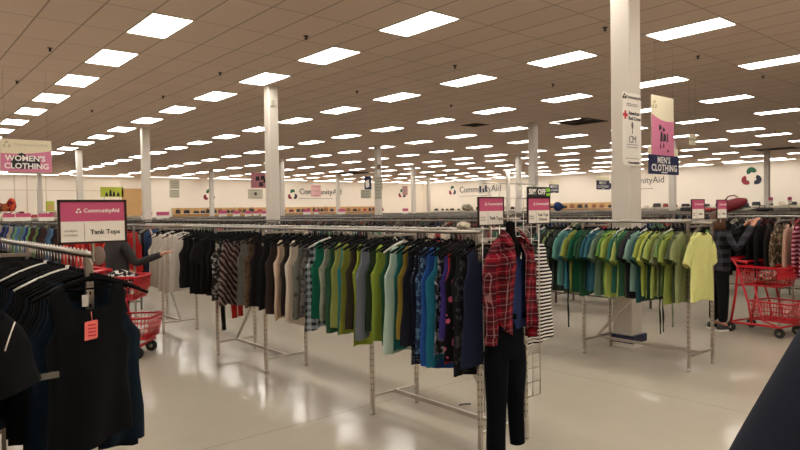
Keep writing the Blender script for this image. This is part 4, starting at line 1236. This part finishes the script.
def hand(V, E, Rr, wrist_i, w, d, side, curl=.5):
    """palm and five separate fingers from the wrist along direction d"""
    d = Vector(d).normalized(); up = Vector((0,0,1)); sd = d.cross(up)
    if sd.length < .1: sd = Vector((1,0,0))
    sd.normalize(); nrm = sd.cross(d)
    palm = Vector(w)+d*.055
    V.append(palm); Rr.append((.034,.016)); E.append((wrist_i,len(V)-1)); pi = len(V)-1
    for k,(off,ln) in enumerate(((-.028,.068),(-.009,.078),(.010,.074),(.028,.058))):
        b = palm+d*.03+sd*off; m_ = b+d*ln*.5-nrm*ln*.22*curl; e = m_+d*ln*.35-nrm*ln*.45*curl
        chain(V,E,Rr,pi,[b,m_,e],[.010,.009,.008])
    b = palm-d*.02+sd*.035*side; chain(V,E,Rr,pi,[b,b+d*.03+sd*.02*side,b+d*.055+sd*.015*side],[.012,.010,.009])
def person(loc, rz, ht, lab, jacket, trousers, hair, arms, shoes, hairstyle='short', broad=1., extra=None):
    """arms: for left(-1) and right(+1) the elbow and wrist in the local frame, facing +y"""
    r = empty('person', loc, rz); k = ht/1.7
    P = lambda x,y,z: Vector((x*k,y*k,z*k))
    V=[P(0,0,.95)]; E=[]; Rr=[(.12*k,.08*k)]
    def add(prev,p,rad): V.append(p); Rr.append(rad); E.append((prev,len(V)-1)); return len(V)-1
    s1 = add(0,P(0,-.005,1.12),(.105*k,.07*k)); s2 = add(s1,P(0,-.012,1.28),(.115*k,.08*k)); s3 = add(s2,P(0,-.01,1.395),(.08*k,.07*k))
    n1 = add(s3,P(0,.0,1.46),.055*k); h1 = add(n1,P(0,.022,1.53),(.062*k,.075*k)); h2 = add(h1,P(0,.018,1.605),(.076*k,.094*k)); h3 = add(h2,P(0,.008,1.665),(.05*k,.062*k))
    for s in (-1,1):
        a = add(s2,P(s*.15*broad,-.01,1.36),.042*k)
        el,wr = arms[s]
        e1 = add(a,(V[a]+P(*el))/2,.038*k); e = add(e1,P(*el),.034*k); f = add(e,(P(*el)+P(*wr))/2,.032*k); w = add(f,P(*wr),(.028*k,.024*k))
        hand(V,E,Rr,w,V[w],P(*wr)-P(*el),-s)
        hp = add(0,P(s*.09,0,.86),.075*k); kn = add(hp,P(s*.095,.015,.49),.055*k); an = add(kn,P(s*.10,-.01,.09),.042*k); ft = add(an,P(s*.105,.10,.045),(.045*k,.032*k))
    skin_mesh('body', V, E, Rr, [SKIN], r, 2)
    # face: nose, ears, eyes, mouth
    mb = MB(); mb.loft([[P(-.010,.105,1.605),P(.010,.105,1.605),P(0,.112,1.61)],[P(-.016,.108,1.565),P(.016,.108,1.565),P(0,.128,1.568)],[P(-.008,.10,1.552),P(.008,.10,1.552),P(0,.108,1.552)]]); mb.build('nose', SKIN, r)
    for s in (-1,1):
        MB().ell(P(s*.082,.01,1.585),(.012*k,.022*k,.034*k),10,8).build('ear', SKIN, r)
        MB().ell(P(s*.032,.098,1.605),(.012*k,.008*k,.007*k),10,6).build('eye', INK, r)
    MB().ell(P(0,.098,1.53),(.024*k,.008*k,.007*k),10,6).build('mouth', LOGOR, r)
    # hair
    mb = MB(); nu,nv = 24,12; loops = []
    for j in range(nv+1):
        th = PI*.02+j/nv*PI*.60; lp = []
        for i in range(nu):
            a = 2*PI*i/nu; front = max(0,math.sin(a))
            rad = 1+.03*math.sin(9*a+j)
            zc = math.cos(th)*.112
            if front > .3 and th > 1.25: zc = math.cos(1.25)*.112+ (.012)*(th-1.25)
            yy = .012+math.sin(th)*.116*math.sin(a)*rad - (.0)
            if front > .3 and th > 1.25: yy -= .035*(th-1.25)
            lp.append(P(math.sin(th)*.098*math.cos(a)*rad, yy, 1.612+zc))
        loops.append(lp)
    mb.loft(loops)
    if hairstyle == 'bun': mb.ell(P(0,-.125,1.62),(.05*k,.045*k,.05*k),14,10)
    if hairstyle == 'long': mb.loft([[P(.106*math.cos(PI+PI*i/8), .045+.16*math.sin(PI+PI*i/8), z) for i in range(9)]+[P(.084*math.cos(-PI*i/8), .045+.10*math.sin(-PI*i/8), z) for i in range(9)] for z in (1.65,1.55,1.42)])
    mb.build('hair', hair, r)
    # jacket
    V=[P(0,0,.80)]; E=[]; Rr=[(.20*k*broad,.16*k)]
    s0 = add(0,P(0,-.005,.95),(.195*k*broad,.15*k)); s1 = add(s0,P(0,-.01,1.12),(.185*k*broad,.14*k)); s2 = add(s1,P(0,-.015,1.29),(.19*k*broad,.14*k)); s3 = add(s2,P(0,-.012,1.40),(.105*k*broad,.09*k)); add(s3,P(0,-.006,1.445),(.072*k,.068*k))
    for s in (-1,1):
        a = add(s2,P(s*.175*broad,-.01,1.365),.072*k*broad); el,wr = arms[s]
        e1 = add(a,(V[a]+P(*el))/2,.066*k); e = add(e1,P(*el),.058*k); f = add(e,(P(*el)+P(*wr))/2,.05*k); add(f,P(*wr),.044*k)
    j = skin_mesh('jacket', V, E, Rr, jacket, r, 2)
    # trousers
    V=[P(0,0,.97)]; E=[]; Rr=[(.155*k*broad,.118*k)]
    b = add(0,P(0,0,.87),(.165*k*broad,.125*k))
    for s in (-1,1):
        hp = add(b,P(s*.092,0,.78),.098*k); kn = add(hp,P(s*.098,.012,.48),.078*k); add(kn,P(s*.103,-.008,.10),.066*k)
    skin_mesh('trousers', V, E, Rr, trousers, r, 2)
    for s in (-1,1):
        mb = MB(); x = s*.105
        rows = [(-.085,.035,.075),(-.05,.043,.095),(.02,.045,.09),(.09,.048,.06),(.15,.044,.048),(.185,.02,.035)]
        loops = []
        for yy,w_,h_ in rows:
            loops.append([P(x-w_,yy,0.004),P(x+w_,yy,.004),P(x+w_,yy,h_*.55),P(x+w_*.6,yy,h_),P(x-w_*.6,yy,h_),P(x-w_,yy,h_*.55)])
        mb.loft(loops); so = mb.build('shoe', shoes, r)
        MB().box(tuple(P(x-.047,-.088,0)),tuple(P(x+.047,.165,.02))).build('sole', PAPER, so)
    if extra: extra(r,k)
    return tag(r, lab, 'person')
# shopper at right, facing the rack behind the cart, both arms raised to the hangers
def rot_local(target, loc, rz):
    v = Vector(target)-Vector(loc); c,s = math.cos(-rz), math.sin(-rz)
    return (v.x*c-v.y*s, v.x*s+v.y*c, v.z)
locA = (8.68,3.67,0); rzA = -PI/2-math.radians(32); kA = 1.58/1.7
tl = rot_local((8.93,3.42,1.40),locA,rzA); tr = rot_local((8.84,3.30,1.39),locA,rzA)
sc = lambda t: tuple(c/kA for c in t)
person(locA, rzA, 1.58, 'person in a black checked jacket reaching into the rack behind the red cart', fabric((11,11,13),'check',(62,62,70),1.9), fabric((14,14,16)), HAIRB,
       {-1:((-.26,.14,1.20),sc(tl)), 1:((.26,.10,1.16),sc(tr))}, simple('shoe_dark',(40,36,36),.6), 'long', 1.12)
# shopper at left behind the cart
locB = (2.42,8.42,0); rzB = -PI/2+math.radians(12); kB = 1.60/1.7
tr = rot_local((2.80,7.92,1.16),locB,rzB); tl = rot_local((2.84,8.3,1.2),locB,rzB)
sb = lambda t: tuple(c/kB for c in t)
person(locB, rzB, 1.60, 'person in a dark grey jacket reaching towards the cream tops', fabric((58,56,56)), fabric((24,24,28)), HAIRD,
       {-1:((-.25,.04,1.08),(-.20,.26,.97)), 1:((.24,.12,1.10),sb(tr))}, simple('shoe_black',(26,24,24),.6), 'long')
# the close shoulder at the lower right
base = Vector((0,0,0)) + RT*.852 + Vector((fw.x,fw.y,0))*.93; base.z = 0
person(base, YAW-PI/2, 1.775, 'close person in a dark navy jacket cut off at lower right', fabric((26,30,42)), fabric((30,30,36)), HAIRD,
       {-1:((-.335,.0,1.13),(-.25,.20,.98)), 1:((.27,-.02,1.10),(.27,.08,.84))}, simple('shoe_brown',(60,46,38),.6), 'short', 1.12)

# ------------------------------------------------------------------ wall shelving and the goods on it
def wall_unit(name, p0, p1, panel_h, shelf_z, lab, panel=TAN):
    """long shelf unit against a wall between two floor points"""
    p0 = Vector(p0); p1 = Vector(p1); L = (p1-p0).length; ang = math.atan2(p1.y-p0.y,p1.x-p0.x)
    r = empty('display_shelf', p0, ang)
    MB().box((0,.0,0),(L,.05,panel_h)).build('back_panel', panel, r)
    for z in (shelf_z, shelf_z-.5): MB().box((0,-.45,z-.03),(L,0,z)).build('shelf', PAPER, r)
    n = max(2,int(L/1.22)+1)
    for k in range(n):
        x = L*k/(n-1); MB().box((x-.02,-.05,0),(x+.02,-.002,panel_h+.02)).build('upright', NOTICE, r)
    MB().box((0,-.47,0),(L,0,.12)).build('plinth', PAPER, r)
    return tag(r, lab, 'shelf')
goods = [((40,26,24),'dark brown'),((120,30,34),'dark red'),((28,26,28),'black'),((150,96,60),'tan'),((176,60,60),'red'),((60,50,46),'brown'),((196,180,160),'cream'),((40,44,70),'navy')]
def bag(c, w, d, h, mat, rz, lab, style=0, group=None):
    r = empty('handbag', c, rz)
    mb = MB(); loops = []
    for z,s in ((0,.96),(.05*h,1),(.5*h,.97),(.9*h,.86),(h,.78)):
        q = []
        for i in range(12):
            a = 2*PI*i/12; q.append((math.copysign(abs(math.cos(a))**.6,math.cos(a))*w/2*s, math.copysign(abs(math.sin(a))**.6,math.sin(a))*d/2*(s if z < .5*h else s*.6), z))
        loops.append(q)
    mb.loft(loops); mb.build('bag_body', mat, r)
    if style == 0: MB().tube([(-w*.25,0,h*.95),(-w*.22,0,h*1.3),(0,0,h*1.45),(w*.22,0,h*1.3),(w*.25,0,h*.95)], .012, 6).build('bag_handle', mat, r)
    return tag(r, lab, 'bag', group)
gm = [simple('leather_'+n.replace(' ','_'), c, .5, 0, .12) for c,n in goods]
wall_unit('a', (17.9,YW-.06,0), (38.5,YW-.06,0), 2.15, 1.72, 'long tan backed shelf against the far left wall')
wall_unit('b', (XW-.06,33,0), (XW-.06,26.2,0), 2.1, 1.68, 'tan backed shelf on the right wall left of the tall column')
wall_unit('c', (XW-.06,46.5,0), (XW-.06,34,0), 1.75, 1.66, 'pale low shelf on the right wall near the corner', PAPER)
wall_unit('d', (XW-.06,25.6,0), (XW-.06,13,0), 1.75, 1.66, 'pale low shelf on the right wall behind the green rack', PAPER)
wall_unit('e', (4.0,46.6,0), (15.2,46.6,0), 1.7, 1.6, 'pale low shelf near the far left wall behind the Tank Tops sign', PAPER)
rng = random.Random(31); n = 0
x = 18.1
while x < 38.3:
    n += 1; q = rng.randrange(8); w = rng.uniform(.24,.5); h = rng.uniform(.18,.34)
    bag((x+w/2,YW-.28,1.72), w, .2, h, gm[q], 0, uniq('%s bag, %s from the left on the tan backed far shelf' % (goods[q][1], nth(n))), rng.choice([0,0,1]), 'bags on the far left wall shelf')
    x += w+rng.uniform(.05,.35)
n = 0; y = 32.8
while y > 26.4:
    n += 1; q = rng.choice([2,5,0,3,2]); w = rng.uniform(.24,.5); h = rng.uniform(.18,.32)
    bag((XW-.28,y-w/2,1.68), w, .2, h, gm[q], -PI/2, uniq('%s bag, %s from the left on the right wall tan shelf' % (goods[q][1], nth(n))), rng.choice([0,1,1]), 'bags on the right wall tan shelf')
    y -= w+rng.uniform(.05,.4)
n = 0; y = 46.2
while y > 34.3:
    n += 1; q = rng.choice([2,6,0,2,5,6]); w = rng.uniform(.3,.6); h = rng.uniform(.15,.3)
    bag((XW-.28,y-w/2,1.66), w, .2, h, gm[q], -PI/2, uniq('%s bag, %s from the left on the shelf near the corner' % (goods[q][1], nth(n))), 1, 'bags on the corner shelf')
    y -= w+rng.uniform(.1,.5)
n = 0; y = 25.4
while y > 13.2:
    n += 1; q = rng.choice([2,2,0,5,7,6,1]); w = rng.uniform(.35,.7); h = rng.uniform(.12,.28)
    bag((XW-.28,y-w/2,1.66), w, .2, h, gm[q], -PI/2, uniq('%s bag, %s from the left on the low right wall shelf' % (goods[q][1], nth(n))), 1, 'bags on the low right wall shelf')
    y -= w+rng.uniform(.1,.4)
n = 0; x = 4.2
while x < 15:
    n += 1; q = rng.choice([3,1,4,6,2,3]); w = rng.uniform(.25,.6); h = rng.uniform(.15,.5)
    bag((x+w/2,46.36,1.60), w, .22, h, gm[q], 0, uniq('%s bag, %s from the left on the low far left shelf' % (goods[q][1], nth(n))), 1, 'bags on the low far left shelf')
    x += w+rng.uniform(.1,.5)
# tan wall panel left of the second column, goods on racks
p = onY(134,202,46); board('wall_panel', p, 1.6, 1.9, TAN, 'tan display panel just right of the Tank Tops sign', 'panel', t=.06)
tag(MB().sqbar((p.x-.6,46.03,0),(p.x-.6,46.03,p.z-.9),.05).sqbar((p.x+.6,46.03,0),(p.x+.6,46.03,p.z-.9),.05).build('panel_stand', CHROME), 'steel legs under the tan display panel', 'stand')
crumple('folded_clothes', tuple(onX(467,207.5,40.4)), fabric((110,104,86),'print',(190,180,160),6), (.35,.55,.28), 12, 'heap of patterned goods on a far rack left of the wire grid')
crumple('folded_clothes', tuple(onX(558,206.5,28.4)), fabric((34,52,92)), (.2,.28,.22), 13, 'blue garment draped over a far rack right of the half price sign')
# bags lying over the rack behind the green one: a big dark red bag, dark cases
a = onX(732,205.5,15.6)
r = empty('duffel_bag', (15.6,a.y,a.z-.12), -PI/2)
mb = MB(); mb.loft([[(x,math.cos(2*PI*i/14)*.16*s,.13+math.sin(2*PI*i/14)*.15*s+x*.28) for i in range(14)] for x,s in ((-.34,.3),(-.30,.8),(-.1,1),(.15,.9),(.30,.5),(.34,.2))]); mb.build('bag_body', simple('maroon',(120,22,34),.6), r)
MB().tube([(-.15,0,.26),(-.08,0,.34),(.05,0,.36),(.12,0,.32)],.015,6).build('bag_handle', gm[1], r)
tag(r, 'large dark red bag leaning on a rack behind the pink signs', 'bag')
def case(px, py, X, w, h, d, mat, lab, name='suitcase', rz=-PI/2, zb=None):
    c = onX(px,py,X); r = empty(name, (X,c.y,zb or RZ+.016), rz)
    MB().rbox((0,0,h/2),(w,d,h),.03).build('shell', mat, r)
    MB().tube([(-w*.15,0,h),(-w*.13,0,h+.04),(w*.13,0,h+.04),(w*.15,0,h)],.01,6).build('carry_handle', BLACKPL, r)
    tag(r, lab, 'suitcase')
case(741,200.5,15.85,.30,.13,.3,gm[2],'black flat case with a handle beside the dark red bag')
case(746,206,15.8,.62,.09,.3,NOTICE,'grey flat case below the black case at right')
case(762,205,15.8,.40,.09,.3,gm[2],'black flat case left of the maroon signs')
case(704,206,15.8,.5,.1,.3,gm[4],'red flat bag between the two pink signs on the green rack')
case(690,207,18.9,.5,.12,.3,gm[2],'black flat bag left of the pink signs')
crumple('knit_hat', tuple(onX(463.5,226,3.58)), fabric((196,186,164)), (.045,.06,.032), 15, 'cream knit hat resting on the middle rack rails', 'hat')
for px,py,c,c2,rad,sd,lab in [(0,208,(150,84,50),(90,50,40),(.22,.2,.26),17,'brown soft toy, leftmost of three on the far left table'),(5,208,(196,110,60),(150,50,40),(.2,.2,.24),18,'tan soft toy in the middle of three, far left table'),(11,205.5,(206,84,50),(120,30,40),(.24,.2,.38),19,'orange red soft toy, rightmost of three, far left table')]:
    crumple('soft_toy', tuple(onY(px,py,42)), fabric(c,'print',c2,5), rad, sd, lab, 'toy')
p = onY(50,206,42); r = empty('toy_box', (p.x,42,p.z-.32)); MB().rbox((0,0,.3),(.42,.2,.6),.03).build('carton', LIMESIGN, r); MB().box((-.14,-.105,.1),(.14,-.1,.4)).build('printed_patch', TAN, r); tag(r, 'yellow green boxed toy standing left of the Tank Tops sign', 'toy box')
# small table the soft toys sit on
for px,lab,w in ((5,'pale table under the orange soft toys',1.3),(50,'pale narrow table under the yellow toy box',.6)):
    p = onY(px,206,42); zt = p.z-(.32 if w > 1 else .32)
    r = empty('display_table', (p.x,42,0))
    MB().box((-w/2,-.3,zt-.04),(w/2,.3,zt)).build('table_top', PAPER, r)
    for sx in (-1,1):
        for sy_ in (-1,1): MB().box((sx*(w/2-.05)-.02,sy_*.25-.02,0),(sx*(w/2-.05)+.02,sy_*.25+.02,zt-.04)).build('leg', CHROME, r)
    tag(r, lab, 'table')
# black scrap on the floor
a = onZ(465,405,0)
mb = MB(); mb.tube([(a.x-.05,a.y+.02,.004),(a.x-.02,a.y+.012,.008),(a.x+.02,a.y,.006),(a.x+.05,a.y-.02,.004)], .005, 6)
tag(mb.build('floor_scrap', RUBBER), 'small black scrap lying on the floor by the middle rack', 'scrap')

# ------------------------------------------------------------------ world and view
w = bpy.data.worlds.new('world'); bpy.context.scene.world = w; w.use_nodes = True
w.node_tree.nodes['Background'].inputs[0].default_value = (.02,.018,.016,1); w.node_tree.nodes['Background'].inputs[1].default_value = .2
sc_ = bpy.context.scene
sc_.view_settings.view_transform = 'Standard'; sc_.view_settings.look = 'None'; sc_.view_settings.exposure = -.14; sc_.view_settings.gamma = 1
sc_.view_settings.use_curve_mapping = False
sc_.cycles.max_bounces = 7; sc_.cycles.diffuse_bounces = 5; sc_.cycles.glossy_bounces = 3
sc_.cycles.use_denoising = True; sc_.cycles.use_light_tree = True
sc_.cycles.sample_clamp_indirect = 6
